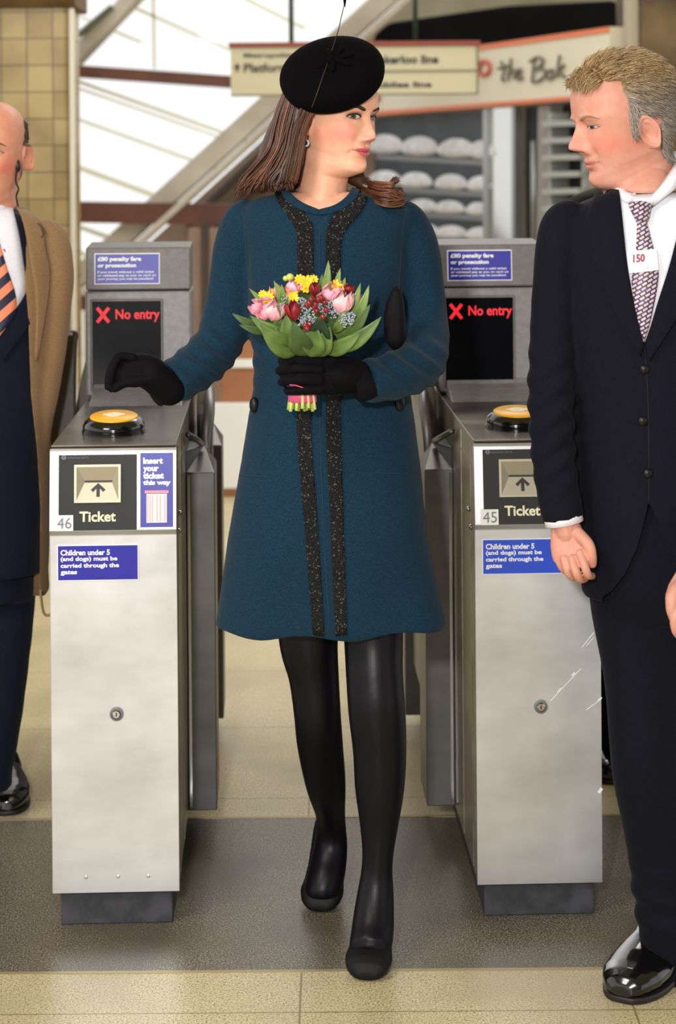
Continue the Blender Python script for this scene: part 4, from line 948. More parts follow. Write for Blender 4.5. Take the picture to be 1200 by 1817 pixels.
# tights and shoes
m_ti = mat('black_tights', C3(13, 11, 18), .40, var=C3(10, 9, 14), vscale=200, spec=.22)
for tabk, FF, rr in ((LEGL, FL, [.036, .039, .039, .036, .027]), (LEGR, FR, [.034, .041, .043, .039, .029])):
    t = MB().add(*leg_tube(tabk)); link('stocking', fuse(t, .004, 6), m_ti, wo)
m_shoe = mat('black_suede', C3(11, 11, 13), .6, spec=.25, bump=.2, bscale=400)
def pump(cx, cy, d, rise, lift=1.0):
    """high-heeled pump pointing at the camera; cx,cy the lowest point of the toe in the picture, d the floor direction towards the heel"""
    b0 = G(cx, cy); d = Vector(d).normalized(); sd = d.cross(Vector((0, 0, 1))); mb = MB(); rings = []
    for t, w, z0, z1 in ((0, .020, .004, .020), (.008, .034, .002, .034), (.022, .043, .002, .044), (.045, .047, .002, .052), (.070, .0455, .003, .050), (.095, .043, .010, .050), (.125, .039, .028, .064), (.155, .036, .050, .088), (.185, .034, .070, .112), (.205, .031, .080, .128), (.220, .020, .084, .130)):
        c = b0 + d * t; up = rise * t
        rings.append([c + sd * w * math.copysign(abs(math.cos(a)) ** .75, math.cos(a)) + Vector((0, 0, (z0 + z1) / 2 * lift + (z1 - z0) / 2 * math.copysign(abs(math.sin(a)) ** .8, math.sin(a)) + up)) for a in [2 * math.pi * i / 30 for i in range(30)]])
    mb.add(*loft(rings)); hb = b0 + d * .195; hz = .08 * lift + rise * .195
    mb.add(*tube([hb + Vector((0, 0, hz + .02)), hb + Vector((0, 0, hz * .55)) + d * .006, hb + Vector((0, 0, max(.002, hz - .084)))], [.022, .012, .010], 14, 4))
    return mb
sh1 = pump(568, 1622, (.09, .99, 0), .10)
link('shoe', fuse(sh1, .0035, 4), m_shoe, wo)
sh2 = pump(651, 1744, (.10, .99, 0), .03)
link('shoe', fuse(sh2, .0035, 4), m_shoe, wo)

# hat
m_felt = mat('black_felt', C3(8, 7, 9), .95, sheen=.0, bump=.2, bscale=300, spec=.05)
hc = P(590, 133, 3.945)
HM = Matrix.Rotation(math.radians(-13), 4, 'Y') @ Matrix.Rotation(math.radians(37), 4, 'X')
hp = [(0, -.050), (.040, -.050), (.068, -.046), (.078, -.034), (.090, -.030), (.101, -.018), (.1065, .0), (.104, .016), (.093, .030), (.070, .042), (.040, .049), (.015, .051), (0, .051)]
hp = [(max(q[0], 0), q[1]) for q in cr(hp, 4)]
hat_me = MB().add(*lathe(hp, 56, hc, HM)).mesh(); HTB = bvh(hat_me); hat = link('hat', hat_me, m_felt, wo)
lf = MB()
for k in range(7):
    a = k * 0.9; c = hc + HM.to_3x3() @ Vector((.02 * math.cos(a) + .01, .02 * math.sin(a) - .02, .050)); lf.add(*ellipsoid(c, (.022, .006, .007), 12, 8, (HM @ Matrix.Rotation(a, 4, 'Z') @ Matrix.Rotation(.6, 4, 'X'))))
link('hat_flower', lf.mesh(), m_felt, hat)
m_q = mat('quill', C3(52, 32, 26), .6)
link('quill', MB().add(*tube([hitp(HTB, x, y, .0016)[0] for x, y in ((554, 190), (560, 175), (566, 158), (574, 135), (582, 113), (589, 92), (594, 76))] + [P(600, 56, 3.93), P(606, 30, 3.94), P(612, 4, 3.95)], [.0011] * 7 + [.0010, .0009, .0008], 6, 3)).mesh(), m_q, hat)
link('quill_tip', MB().add(*tube([P(613, 14, 3.95), P(612, 8, 3.95), P(612, -2, 3.95), P(611, -14, 3.95)], [.0006, .005, .0095, .001], 10, 2, flat=.35)).mesh(), m_felt, hat)
# earring
er = P(543, 254, 3.935)
e0 = link('earring', MB().add(*lathe([(0, -.0015), (.0072, -.0015), (.0076, 0), (.0070, .0018), (.0045, .0024), (0, .0024)], 20, er, Matrix.Rotation(math.radians(80), 4, 'X'))).mesh(), mat('diamond', C3(236, 238, 245), .12, .3, bump=1, bscale=900), wo)
link('earring_stone', MB().add(*ellipsoid(er + Vector((0, -.003, 0)), (.0038, .0025, .0045), 14, 8)).mesh(), mat('sapphire', C3(20, 30, 90), .1), e0)
link('earring_hook', MB().add(*tube([er + Vector((0, 0, .006)), er + Vector((.001, .002, .014))], .0013, 6)).mesh(), M['chrome'], e0)

# hair: scalp cap and long locks
M['hair_w'] = hairmat('brown_hair', None or C3(80, 46, 28), None)
hb = [np.array(C3(*c)[:3]) for c in ((74, 42, 26), (86, 50, 31), (62, 34, 22), (104, 64, 40), (52, 29, 19))]
paths = []
def rl(a, b_): return rng.uniform(a, b_)
# long fall at the left of the face, behind the ear to the shoulder, turning under in a loose wave
for k in range(1500):
    u = rl(0, 1); v = rl(0, 1)                       # u: 0 outside .. 1 by the face, v: depth
    ph = int(u * 9) * 1.7; cl_ = math.sin(ph) * 3
    Y0 = 3.94 + .14 * v + .02 * (1 - u)
    pts = [(506 + 45 * u, 160), (491 + 56 * u, 200), (482 + 62 * u, 232), (472 + 66 * u + cl_, 264), (448 + 84 * u + cl_, 295), (427 + 97 * u - cl_, 318), (418 + 104 * u + rl(-5, 5), 340 - 6 * u + rl(-14, 6))]
    if u < .3 and v < .5: pts[-1] = (416 + 60 * u + rl(-4, 10), 345 + rl(-12, 6))
    d = cr([(x + rl(-1.5, 1.5), y + rl(-2, 2)) for x, y in pts], 4); L_ = len(d)
    Yk = np.interp(np.linspace(0, 1, L_), [0, .5, 1], [Y0, Y0 - .01 + .02 * v, Y0 + .015 - .045 * (1 - v) * u])
    paths.append(([P(d[i][0], d[i][1], Yk[i]) for i in range(L_)], list(.0022 * rl(.7, 1.2) * np.interp(np.linspace(0, 1, L_), [0, .1, .75, 1], [.8, 1, .9, .15]))))
# curls over the other shoulder
for k in range(620):
    u = rl(0, 1); v = rl(0, 1); Y0 = 3.945 + .06 * v
    pts = [(612 + 8 * u, 262 + 30 * u), (626 + 12 * (1 - u), 298 + 16 * u), (640 + 14 * (1 - u), 318 + 20 * u), (664 + 8 * (1 - u), 324 + 34 * u), (690 + 8 * (1 - u), 326 + 40 * u), (708 + rl(-6, 8), 334 + 26 * u + rl(-5, 6)), (714 + rl(-16, 6), 350 + 8 * u + rl(-10, 6))]
    if u < .2: pts[-1] = (704 + rl(-6, 6), 318 + rl(-5, 6)); pts[-2] = (694, 326 + rl(-3, 3))
    d = cr([(x + rl(-2, 2), y + rl(-2.5, 2.5)) for x, y in pts], 4); L_ = len(d); yy = np.interp(np.linspace(0, 1, L_), [0, .35, .6, 1], [.10, .05, -.02, -.01])
    paths.append(([P(d[i][0], d[i][1], Y0 + yy[i]) for i in range(L_)], list(.0021 * rl(.7, 1.2) * np.interp(np.linspace(0, 1, L_), [0, .1, .75, 1], [.6, 1, .9, .15]))))
# swept hair between the hat and the temple
for k in range(260):
    u = rl(0, 1); pts = [(538 + 26 * u, 184), (533 + 24 * u, 200), (527 + 22 * u, 216), (521 + 22 * u, 236), (516 + 22 * u, 262), (506 + 26 * u, 300), (500 + 26 * u, 325)]
    d = cr([(x + rl(-2, 2), y + rl(-1, 1)) for x, y in pts], 3); zz = rl(0, .02); paths.append(([P(q[0], q[1], 3.893 + zz + .03 * i / len(d)) for i, q in enumerate(d)], list(.0022 * np.interp(np.linspace(0, 1, len(d)), [0, .2, 1], [.6, 1, .5]))))
def hcol(k, pts): c = hb[int(rng.integers(0, 5))]; q = .5 + .5 * math.sin(pts[len(pts) // 2][0] * 90); return c * rl(.85, 1.15) * (.8 + .5 * q)
mass = MB()
mass.add(*tube([P(560, 140, 4.03), P(536, 190, 4.03), P(520, 240, 4.03), P(503, 290, 4.04), P(485, 332, 4.04)], [.03, .046, .052, .056, .04], 20, 4, flat=.9, up=(0, 1, 0)))
mass.add(*tube([P(600, 200, 4.07), P(606, 260, 4.06), P(622, 300, 4.03), P(650, 330, 4.0), P(690, 345, 3.985)], [.05, .042, .028, .013, .004], 16, 4))
mass.add(*ellipsoid(P(575, 165, 4.03), (.082, .10, .085), 24, 16))
mm_ = fuse(mass, .006, 4, fn=wrinkle(.003, 40, 9, (1, 1, .2)))
ca = mm_.color_attributes.new('Col', 'FLOAT_COLOR', 'POINT'); buf = np.ones((len(mm_.vertices), 4)); buf[:, :3] = hb[2]; ca.data.foreach_set('color', buf.ravel())
hw_ = link('hair', mm_, M['hair_w'], wo)
strands(hw_, 'hair_locks', paths, M['hair_w'], hcol, 5)

# clutch bag under the arm
cl = MB()
cl.add(*loft([sring(a, b_, y, 3.885, r, 24, 2.5) for y, a, b_, r in ((508, 700, 706, .004), (518, 694, 713, .012), (535, 686, 717, .018), (560, 681, 719, .020), (585, 681, 719, .020), (605, 684, 717, .018), (616, 692, 712, .012), (622, 700, 704, .004))]))
cb = link('clutch_bag', fuse(cl, .003, 3), mat('black_satin', C3(12, 9, 13), .7, spec=.15, bump=.3, bscale=60, bdist=.004)); tag(cb, 'small black clutch bag tucked under the teal sleeve', 'bag')
# ================================================================== BOUQUET
bq = empty('bouquet', tuple(P(536, 640, 3.79)), 'hand-tied bouquet of pink tulips, yellow flowers and red berries in a black glove', 'bouquet')
m_leafs = [mat('leaf_%d' % i, C3(*c), .45, var=C3(*d), vscale=30, bump=.15, bscale=90) for i, (c, d) in enumerate((((98, 124, 58), (72, 98, 42)), ((134, 158, 84), (104, 130, 62)), ((72, 96, 46), (52, 76, 34)), ((32, 58, 38), (24, 46, 30))))]
def petalmat(name, a, b_): return mat(name, C3(*a), .5, var=C3(*b_), vscale=45, sss=.1)
m_pink = petalmat('pink_petal', (240, 140, 165), (248, 190, 200)); m_pink2 = petalmat('pale_petal', (246, 205, 205), (240, 160, 175)); m_yel = petalmat('yellow_petal', (246, 214, 40), (240, 190, 30))
m_red = petalmat('red_petal', (150, 24, 30), (110, 14, 20)); m_berry = mat('berry_red', C3(128, 18, 24), .2, coat=.3); m_gyp = mat('filler_white', C3(172, 180, 196), .6); m_coral = petalmat('coral_petal', (240, 150, 130), (238, 120, 120))
m_bud = mat('bud_green', C3(190, 200, 90), .5)
def leaf(p0, p1, w, Y0, Y1, m, bend=0.0, fold=.25, tip=1.0, nb=10):
    """leaf blade from p0 to p1 (picture columns/rows at depths Y0, Y1), w half width in the same units"""
    A, B = P(p0[0], p0[1], Y0), P(p1[0], p1[1], Y1); t = B - A; L_ = t.length; t.normalize(); vy = Vector((0, -1, 0)); s = t.cross(vy).normalized(); nrm = s.cross(t).normalized()
    V = []; F_ = []
    for k in range(nb + 1):
        q = k / nb; c = A + t * L_ * q + s * bend * L_ * 4 * q * (1 - q) + nrm * .10 * L_ * math.sin(math.pi * q); ww = w * 3.8 / FPX * (math.sin(math.pi * min(1, q * .93 + .07) ** .85) ** .8 if q < 1 else .02)
        for j in range(-2, 3): V.append(c + s * ww * j / 2 + nrm * (abs(j) / 2 * ww * fold - (.0006 if j == 0 else 0)))
    for k in range(nb):
        for j in range(4): a = k * 5 + j; F_.append((a, a + 1, a + 6, a + 5))
    n = len(V); V += [v - nrm * .0009 for v in V]; F_ += [tuple(reversed([i + n for i in f])) for f in F_]
    for k in range(nb): F_ += [(k * 5, k * 5 + 5, k * 5 + 5 + n, k * 5 + n), (k * 5 + 4, k * 5 + 4 + n, k * 5 + 9 + n, k * 5 + 9)]
    F_ += [(0, n, n + 4, 4), (nb * 5, nb * 5 + 4, n + nb * 5 + 4, n + nb * 5)]
    return link('leaf', mesh(V, F_), m, bq)
BC = (540, 622)
for (p0, p1, w, Y0, Y1, m, bd) in (
    ((505, 590), (442, 512), 9, 3.78, 3.74, 1, .05), ((470, 580), (412, 556), 8, 3.78, 3.76, 2, -.06), ((478, 588), (424, 576), 7, 3.78, 3.76, 2, -.05),
    ((520, 600), (486, 498), 11, 3.76, 3.72, 1, .04), ((545, 600), (444, 560), 15, 3.74, 3.70, 0, -.10), ((536, 618), (462, 575), 20, 3.74, 3.69, 0, -.12), ((530, 622), (470, 600), 14, 3.74, 3.70, 2, -.10),
    ((572, 540), (583, 462), 8, 3.76, 3.74, 1, .03), ((578, 545), (604, 476), 8, 3.77, 3.75, 1, .05), ((566, 545), (572, 486), 7, 3.78, 3.76, 0, 0), ((600, 540), (613, 492), 7, 3.78, 3.77, 1, 0),
    ((596, 595), (640, 502), 10, 3.75, 3.72, 1, .06), ((600, 600), (655, 506), 11, 3.75, 3.71, 1, .08), ((600, 604), (657, 540), 11, 3.74, 3.70, 0, .07), ((585, 618), (677, 562), 14, 3.74, 3.70, 0, .10), ((575, 622), (640, 590), 14, 3.74, 3.70, 0, .08),
    ((520, 628), (508, 558), 18, 3.73, 3.70, 0, -.03), ((548, 628), (520, 570), 20, 3.73, 3.69, 2, -.08), ((545, 630), (560, 578), 24, 3.73, 3.70, 0, .05), ((556, 628), (586, 580), 18, 3.735, 3.70, 0, .08), ((512, 628), (486, 580), 16, 3.735, 3.70, 0, -.08),
    ((560, 602), (572, 566), 22, 3.73, 3.685, 3, .04), ((592, 590), (614, 545), 9, 3.74, 3.69, 1, .05), ((500, 590), (492, 540), 9, 3.75, 3.69, 1, -.03), ((620, 560), (622, 520), 7, 3.75, 3.72, 1, 0), ((505, 560), (500, 505), 9, 3.75, 3.71, 1, 0)):
    leaf(p0, p1, w, Y0, Y1, m_leafs[m], bd)
def tulip(px, py, Y, r, h, m, dirv, m2=None, name='tulip_flower'):
    """cup of six petals opening along dirv"""
    c = P(px, py, Y); d = Vector(dirv).normalized(); Q = d.to_track_quat('Z', 'Y').to_matrix().to_4x4(); mb = MB()
    r *= 3.8 / FPX; h *= 3.8 / FPX
    for k in range(6):
        a0 = k * math.pi / 3 + (.5 if k % 2 else 0); rr = r * (1 if k % 2 else .9); rows = []
        for i in range(9):
            q = i / 8; prof = rr * (.25 + 1.0 * math.sin(min(q * 1.15, 1) * math.pi * .62)) * (1 - .35 * q ** 3); wd = .75 * math.sin(math.pi * (q * .86 + .1)) ** .6
            rows.append([Vector((prof * math.cos(a0 + wd * j / 3), prof * math.sin(a0 + wd * j / 3), -h / 2 + h * q * (1 - .05 * abs(j)))) for j in range(-3, 4)])
        v = [p for r_ in rows for p in r_]; n = len(v); f = [(i * 7 + j, i * 7 + j + 1, i * 7 + j + 8, i * 7 + j + 7) for i in range(8) for j in range(6)]
        v2 = [Vector((p.x * .93, p.y * .93, p.z)) for p in v]; f2 = [tuple(reversed([i + n for i in q])) for q in f]
        rim = [j for j in range(7)] + [i * 7 + 6 for i in range(1, 9)] + [56 + j for j in range(5, -1, -1)] + [i * 7 for i in range(7, 0, -1)]
        f3 = [(rim[i], rim[(i + 1) % len(rim)], rim[(i + 1) % len(rim)] + n, rim[i] + n) for i in range(len(rim))]
        mb.add([c + (Q @ p) for p in v + v2], f + f2 + f3, 1 if (m2 and k == 2) else 0)
    me = mesh(mb.v, mb.f); me.polygons.foreach_set('material_index', mb.mi); return link(name, me, [m, m2 or m], bq)
U = (0, -.35, 1)
tulip(470, 548, 3.72, 19, 34, m_pink, (-.8, -.6, .35), m_pink2); tulip(488, 552, 3.70, 16, 38, m_pink2, (.25, -.5, .8)); tulip(455, 545, 3.73, 13, 26, m_pink, (-.9, -.3, .5))
tulip(608, 536, 3.70, 17, 44, m_pink2, (.35, -.4, .9), m_pink); tulip(590, 520, 3.73, 18, 32, m_pink, (.2, -.5, .8)); tulip(577, 523, 3.74, 14, 30, m_pink, (-.2, -.5, .8)); tulip(525, 508, 3.74, 15, 28, m_pink, U); tulip(512, 515, 3.74, 12, 22, m_coral, (-.3, -.4, 1)); tulip(490, 518, 3.75, 11, 26, m_coral, (-.4, -.3, 1)); tulip(600, 516, 3.75, 14, 22, m_pink, (.4, -.3, .9))
tulip(632, 532, 3.74, 7, 26, m_coral, (.6, -.3, 1), name='flower_bud')
tulip(520, 551, 3.685, 13, 36, m_red, (-.15, -.3, 1), name='red_flower'); tulip(558, 513, 3.71, 9, 26, m_red, (0, -.3, 1), name='red_flower'); tulip(619, 512, 3.74, 9, 16, m_red, (.5, -.4, .8), name='red_flower')
def yellow(px, py, Y, r):
    c = P(px, py, Y); mb = MB(); r *= 3.8 / FPX
    Q = Vector((rl(-.3, .3), -1, rl(.2, .7))).to_track_quat('Z', 'Y').to_matrix().to_4x4()
    for k in range(9):
        a = k * 2 * math.pi / 9; R_ = Q @ Matrix.Rotation(a, 4, 'Z') @ Matrix.Rotation(-.45, 4, 'Y'); mb.add([c + (R_ @ Vector((p.x + r * .5, p.y, p.z))) for p in ellipsoid((0, 0, 0), (r * .55, r * .26, r * .09), 8, 6)[0]], ellipsoid((0, 0, 0), (1, 1, 1), 8, 6)[1])
    mb.add(*ellipsoid(c, (r * .3, r * .3, r * .3), 8, 6)); return link('yellow_flower', mb.mesh(), m_yel, bq)
for a in ((476, 529, 3.73, 13), (467, 523, 3.74, 9), (532, 497, 3.74, 11), (545, 503, 3.73, 15), (556, 497, 3.75, 10), (520, 520, 3.73, 10), (521, 530, 3.72, 11), (545, 512, 3.73, 12), (597, 507, 3.75, 12), (606, 511, 3.75, 8), (512, 528, 3.73, 9), (482, 521, 3.75, 9)): yellow(*a)
for x, y in ((549, 538), (553, 531), (565, 531), (557, 545), (562, 551), (576, 536), (579, 550), (573, 562), (545, 541), (549, 575), (545, 583), (542, 578), (560, 540), (570, 528)):
    c = P(x, y, 3.675 + rl(0, .012)); link('berry', MB().add(*ellipsoid(c, (.0053, .0053, .0062), 12, 8)).mesh(), m_berry, bq)
def spray(px, py, Y, r, n):
    mb = MB()
    for k in range(n):
        a = rl(0, 6.28); q = r * math.sqrt(rl(0, 1)); mb.add(*ellipsoid(P(px + q * math.cos(a), py + q * math.sin(a), Y + rl(-.008, .008)), (.0016, .0016, .0016), 6, 4))
    o = link('filler_spray', mb.mesh(), m_gyp, bq); o['kind'] = 'stuff'; return o
for a in ((545, 560, 3.69, 17, 70), (535, 540, 3.70, 12, 40), (590, 550, 3.70, 16, 60), (615, 568, 3.69, 13, 60), (500, 545, 3.71, 10, 30), (540, 568, 3.69, 14, 50), (508, 535, 3.715, 12, 30), (622, 562, 3.7, 10, 40), (575, 545, 3.70, 12, 40)): spray(*a)
for x, y, r in ((515, 492, 7), (507, 494, 5), (470, 588, 4)):
    link('green_bud', MB().add(*ellipsoid(P(x, y, 3.74), (r * .00108,) * 3, 12, 8)).mesh(), m_bud, bq)
# inner mass keeps the head of the bunch full
cone = MB().add(*loft([sring(a, b_, y, 3.775, r, 24, 2) for y, a, b_, r in ((640, 520, 554, .016), (615, 505, 570, .025), (585, 480, 600, .035), (555, 470, 612, .035), (530, 480, 612, .03), (515, 500, 600, .02))]))
link('foliage', fuse(cone, .004, 3, fn=wrinkle(.004, 60, 2)), m_leafs[2], bq)
m_st = [mat('stem_%d' % i, C3(*c), .45) for i, c in enumerate(((176, 196, 84), (206, 216, 130), (140, 168, 60)))]
for k in range(14):
    x = 512 + k * 3.6; yb = 727 + 3 * math.sin(k * 1.7); Yk = 3.785 + .012 * math.cos(k * 2.2) - .008 * math.sin(math.pi * k / 13)
    link('stem', MB().add(*tube([P(536 + (x - 536) * .6, 620, Yk + .01), P(536 + (x - 536) * .75, 680, Yk), P(x, yb, Yk)], [.003, .003, .0034], 8, 3)).mesh(), m_st[k % 3], bq)
link('ribbon', MB().add(*loft([sring(a, b_, y, 3.785, .022, 24, 2) for y, a, b_ in ((690, 513, 561), (703, 511, 562), (713, 512, 563))])).mesh(), mat('pink_ribbon', C3(214, 84, 128), .45), bq)
# ================================================================== MAN IN THE DARK SUIT, RIGHT
def dress_shoe(mbs, toe, d, L=.30, w=.050):
    """toe point on the floor, d floor direction towards the heel; returns upper and sole shapes"""
    d = Vector(d).normalized(); sd = d.cross(Vector((0, 0, 1))); up, so = MB(), MB()
    T = ((-.004, .36, .010, .034), (.006, .68, .008, .048), (.025, .92, .008, .057), (.05, 1.10, .008, .062), (.09, 1.17, .008, .068), (.13, 1.12, .008, .078), (.16, .92, .010, .090), (.19, .80, .010, .112), (.235, .74, .010, .118), (.27, .72, .010, .112), (.297, .5, .011, .100))
    rr = [[Vector(toe) + d * t * L / .3 + sd * w * q * math.copysign(abs(math.cos(a)) ** .8, math.cos(a)) * (1 - .16 * max(0, math.sin(a))) + Vector((0, 0, (z0 + z1) / 2 + (z1 - z0) / 2 * math.copysign(abs(math.sin(a)) ** .9, math.sin(a)))) for a in [2 * math.pi * i / 32 for i in range(32)]] for t, q, z0, z1 in T]
    up.add(*loft(rr))
    T2 = [tuple(q) for q in cr([(-.007, .20), (-.004, .42), (.006, .66), (.022, .86), (.05, 1.06), (.09, 1.14), (.13, 1.10), (.17, .96), (.21, .86), (.27, .80), (.296, .58), (.304, .3)], 4)]
    ol = [(t * L / .3, w * q) for t, q in T2]; poly = [Vector(toe) + d * a + sd * b_ for a, b_ in ol] + [Vector(toe) + d * a - sd * b_ for a, b_ in ol[::-1]]
    n = len(poly); v = [Vector((p.x, p.y, .001)) for p in poly] + [Vector((p.x, p.y, .013)) for p in poly]
    so.add(v, [tuple(range(n)), tuple(range(2 * n - 1, n - 1, -1))] + [(i, (i + 1) % n, (i + 1) % n + n, i + n) for i in range(n)])
    return up, so
def pt(tab, n=28, m=5, inset=0): 
    d = cr(tab, m); return tube([P(x, y, Y) for x, y, Y, r in d], [(r - inset) * Y / FPX for x, y, Y, r in d], n, up=(0, 1, 0))
M['suit'] = cloth('charcoal_navy_wool', C3(17, 18, 29), C3(13, 14, 23), .85, 800, .2, .02)
M['trouser'] = cloth('trouser_wool', C3(15, 16, 27), C3(11, 12, 21), .85, 800, .2, .02)
M['shirt'] = cloth('white_shirt', C3(236, 236, 244), C3(226, 226, 238), .8, 500, .1, .05)
M['shoe_black'] = mat('polished_leather', C3(12, 11, 11), .16, coat=.6, bump=.08, bscale=40)
M['sole'] = mat('shoe_sole', C3(24, 18, 17), .5)
M['skin_m'] = skin_mat('ruddy_skin')
def haircap(B, F, mask, dirf, lift, n, length, rad, colf, parent, name, matn):
    """short hair: many fine tapered strands rooted on the scalp, B/F tree and frame of the head"""
    paths = []; tries = 0
    while len(paths) < n and tries < n * 40:
        tries += 1; a = rl(0, 6.283); q = rl(-.9, 1); d = Vector((math.cos(a) * math.sqrt(1 - q * q), math.sin(a) * math.sqrt(1 - q * q), q)); o = Vector((0, 0, .125)); r = B.ray_cast(o + d * .4, -d)
        if r[0] is None or not mask(r[0]): continue
        p, nn = r[0], r[1]; nn = nn if nn.dot(d) > 0 else -nn; g = dirf(p); g = (g - nn * g.dot(nn)).normalized(); L_ = length * rl(.7, 1.2); jit = Vector((rl(-.25, .25), rl(-.25, .25), rl(-.25, .25))); g = (g + jit).normalized()
        lf_ = lift(p) * rl(.6, 1.3); pts = []
        for k in range(5):
            t = k / 4; x = p + g * L_ * t + nn * (lf_ * math.sin(min(t * 1.3, 1) * math.pi * .6) + .0005)
            rr = B.find_nearest(x)
            if rr[0] is not None and (x - rr[0]).dot(nn) < .0012 * (1 + 3 * t): x = rr[0] + nn * (.0012 + lf_ * .5 * t)
            pts.append(x)
        paths.append(([F @ x for x in pts], [rad, rad, rad * .9, rad * .7, rad * .15], p))
    V = []; Fc = []; Cc = []
    for pts, rad_, p in paths:
        v, f = tube(pts, rad_, 3); o = len(V); V += v; Fc += [tuple(i + o for i in q) for q in f]; Cc += [colf(p)] * len(v)
    me = mesh(V, Fc); ca = me.color_attributes.new('Col', 'FLOAT_COLOR', 'POINT'); buf = np.ones((len(V), 4)); buf[:, :3] = np.array(Cc); ca.data.foreach_set('color', buf.ravel())
    return link(name, me, matn, parent)
def man_head(F, opts, earh=.066, earw=.036):
    hm = MB().add(*head_mesh(opts)); me = mesh(hm.v, hm.f); fixn(me); B = bvh(me)
    for s in (-1, 1):
        v, f = ear_mesh(s, earh, earw); MT = Matrix.Translation((s * .069 * opts.get('width', 1), -.008, opts.get('ear_z', .100))) @ Matrix.Rotation(math.radians(-8), 4, 'X'); e = mesh([MT @ p for p in v], f); fixn(e); me = union(me, e)
    me.transform(F); return me, B
mr = empty('person', (.62, 3.86, 0), 'fair-haired man in dark suit and patterned purple tie looking left', 'person')
MF = head_frame(P(1108, 214, 3.88), math.radians(-72), math.radians(9), math.radians(0), 1.05)
hme, HBm = man_head(MF, dict(tab=HEADM, nose=[(z + (.006 if z > .056 else .003), a, b_) for z, a, b_ in NOSE], ear_z=.088, nosek=1.15, jaw=1.03, smile=.018, brow=1.3, lips=.55, fold=1.6, cheek=1.0, top=.232, width=1.0))
body = MB()
body.add(*pxloft([(296, 1118, 1180, 3.875, .040), (320, 1104, 1192, 3.87, .052), (338, 1092, 1208, 3.872, .064), (348, 1088, 1214, 3.88, .066), (375, 1060, 1240, 3.88, .08), (420, 1020, 1280, 3.88, .095), (600, 1030, 1280, 3.88, .10), (800, 1040, 1275, 3.88, .10), (950, 1050, 1270, 3.88, .10), (1010, 1080, 1240, 3.88, .08)], n=32))
LG1 = [(1122, 940, 3.88, 84), (1130, 1060, 3.88, 84), (1142, 1200, 3.87, 71), (1151, 1380, 3.86, 63), (1166, 1500, 3.865, 55), (1180, 1600, 3.87, 54), (1188, 1655, 3.88, 53)]
LG2 = [(1218, 940, 3.89, 84), (1230, 1060, 3.90, 82), (1246, 1200, 3.95, 70), (1262, 1380, 4.0, 62), (1272, 1500, 4.03, 55), (1276, 1580, 4.05, 52), (1278, 1625, 4.06, 51)]
body.add(*pt(LG1, 20, 3, 18)); body.add(*pt(LG2, 20, 3, 18))
SM1 = [(1030, 372, 3.87, 24), (1003, 396, 3.86, 39), (992, 440, 3.85, 41), (986, 520, 3.85, 41), (981, 600, 3.84, 41), (977, 680, 3.82, 41), (980, 760, 3.80, 40), (986, 840, 3.79, 39), (1001, 922, 3.785, 38.5)]
SM2 = [(1270, 372, 3.87, 24), (1297, 396, 3.87, 39), (1312, 440, 3.86, 42), (1322, 540, 3.86, 42), (1326, 640, 3.85, 42), (1318, 740, 3.82, 41), (1292, 850, 3.76, 39), (1262, 940, 3.71, 37), (1240, 1000, 3.69, 36)]
for A in (SM1, SM2): body.add(*capsule([P(x, y, Y) for x, y, Y, r in A[1:]], [.030, .034, .032, .030, .028, .026, .025, .026], 16, 3))
# the two feet
body.add(*capsule([P(1190, 1640, 3.89), P(1190, 1690, 3.895), P(1172, 1728, 3.87)], [.034, .034, .026], 16, 3)); body.add(*capsule([P(1278, 1600, 4.06), P(1278, 1650, 4.06), P(1270, 1680, 4.02)], [.035, .036, .032], 16, 3))
bme = fuse(body, .006, 3)
h1 = hand_shape(P(1003, 930, 3.785), P(1014, 990, 3.765), Vector((-.35, -.93, .05)), [
    PP([(1030, 982, 3.740), (1038, 1004, 3.728), (1044, 1020, 3.735), (1051, 1022, 3.765)]), PP([(1016, 992, 3.745), (1022, 1013, 3.732), (1029, 1027, 3.742), (1038, 1027, 3.77)]),
    PP([(1002, 992, 3.757), (1007, 1011, 3.748), (1014, 1023, 3.758), (1024, 1024, 3.785)]), PP([(989, 984, 3.775), (994, 1001, 3.77), (1001, 1012, 3.778), (1010, 1014, 3.80)])],
    PP([(1024, 945, 3.765), (1044, 966, 3.740), (1050, 986, 3.735), (1051, 1000, 3.742)]), .037, .0145, .86)
h1.add(*capsule([P(998, 900, 3.786), P(1004, 940, 3.78)], [.028, .028], 16, 4, flat=.8))
h2 = hand_shape(P(1232, 1015, 3.69), P(1216, 1075, 3.67), Vector((-.2, -.95, .05)), [
    PP([(1204, 1075, 3.655), (1198, 1098, 3.65), (1200, 1118, 3.655), (1206, 1128, 3.67)]), PP([(1212, 1080, 3.66), (1206, 1106, 3.655), (1208, 1126, 3.66), (1214, 1134, 3.675)]),
    PP([(1222, 1080, 3.675), (1217, 1106, 3.67), (1219, 1124, 3.675), (1224, 1130, 3.69)]), PP([(1232, 1076, 3.69), (1228, 1098, 3.69), (1230, 1112, 3.695), (1234, 1118, 3.705)])],
    PP([(1212, 1035, 3.68), (1196, 1055, 3.66), (1193, 1078, 3.655), (1196, 1094, 3.66)]), .040, .017, 1.02)
h2.add(*capsule([P(1238, 990, 3.692), P(1231, 1025, 3.69)], [.030, .031], 16, 4))
for h in (h1, h2): bme = union(bme, fuse(h, .0019, 2, .5))
bme = union(bme, hme)
MI = MF.inverted()
skm = np.array(C3(208, 152, 132)[:3]); hgrey = np.array(C3(176, 164, 154)[:3]); hsand = np.array(C3(192, 162, 116)[:3])
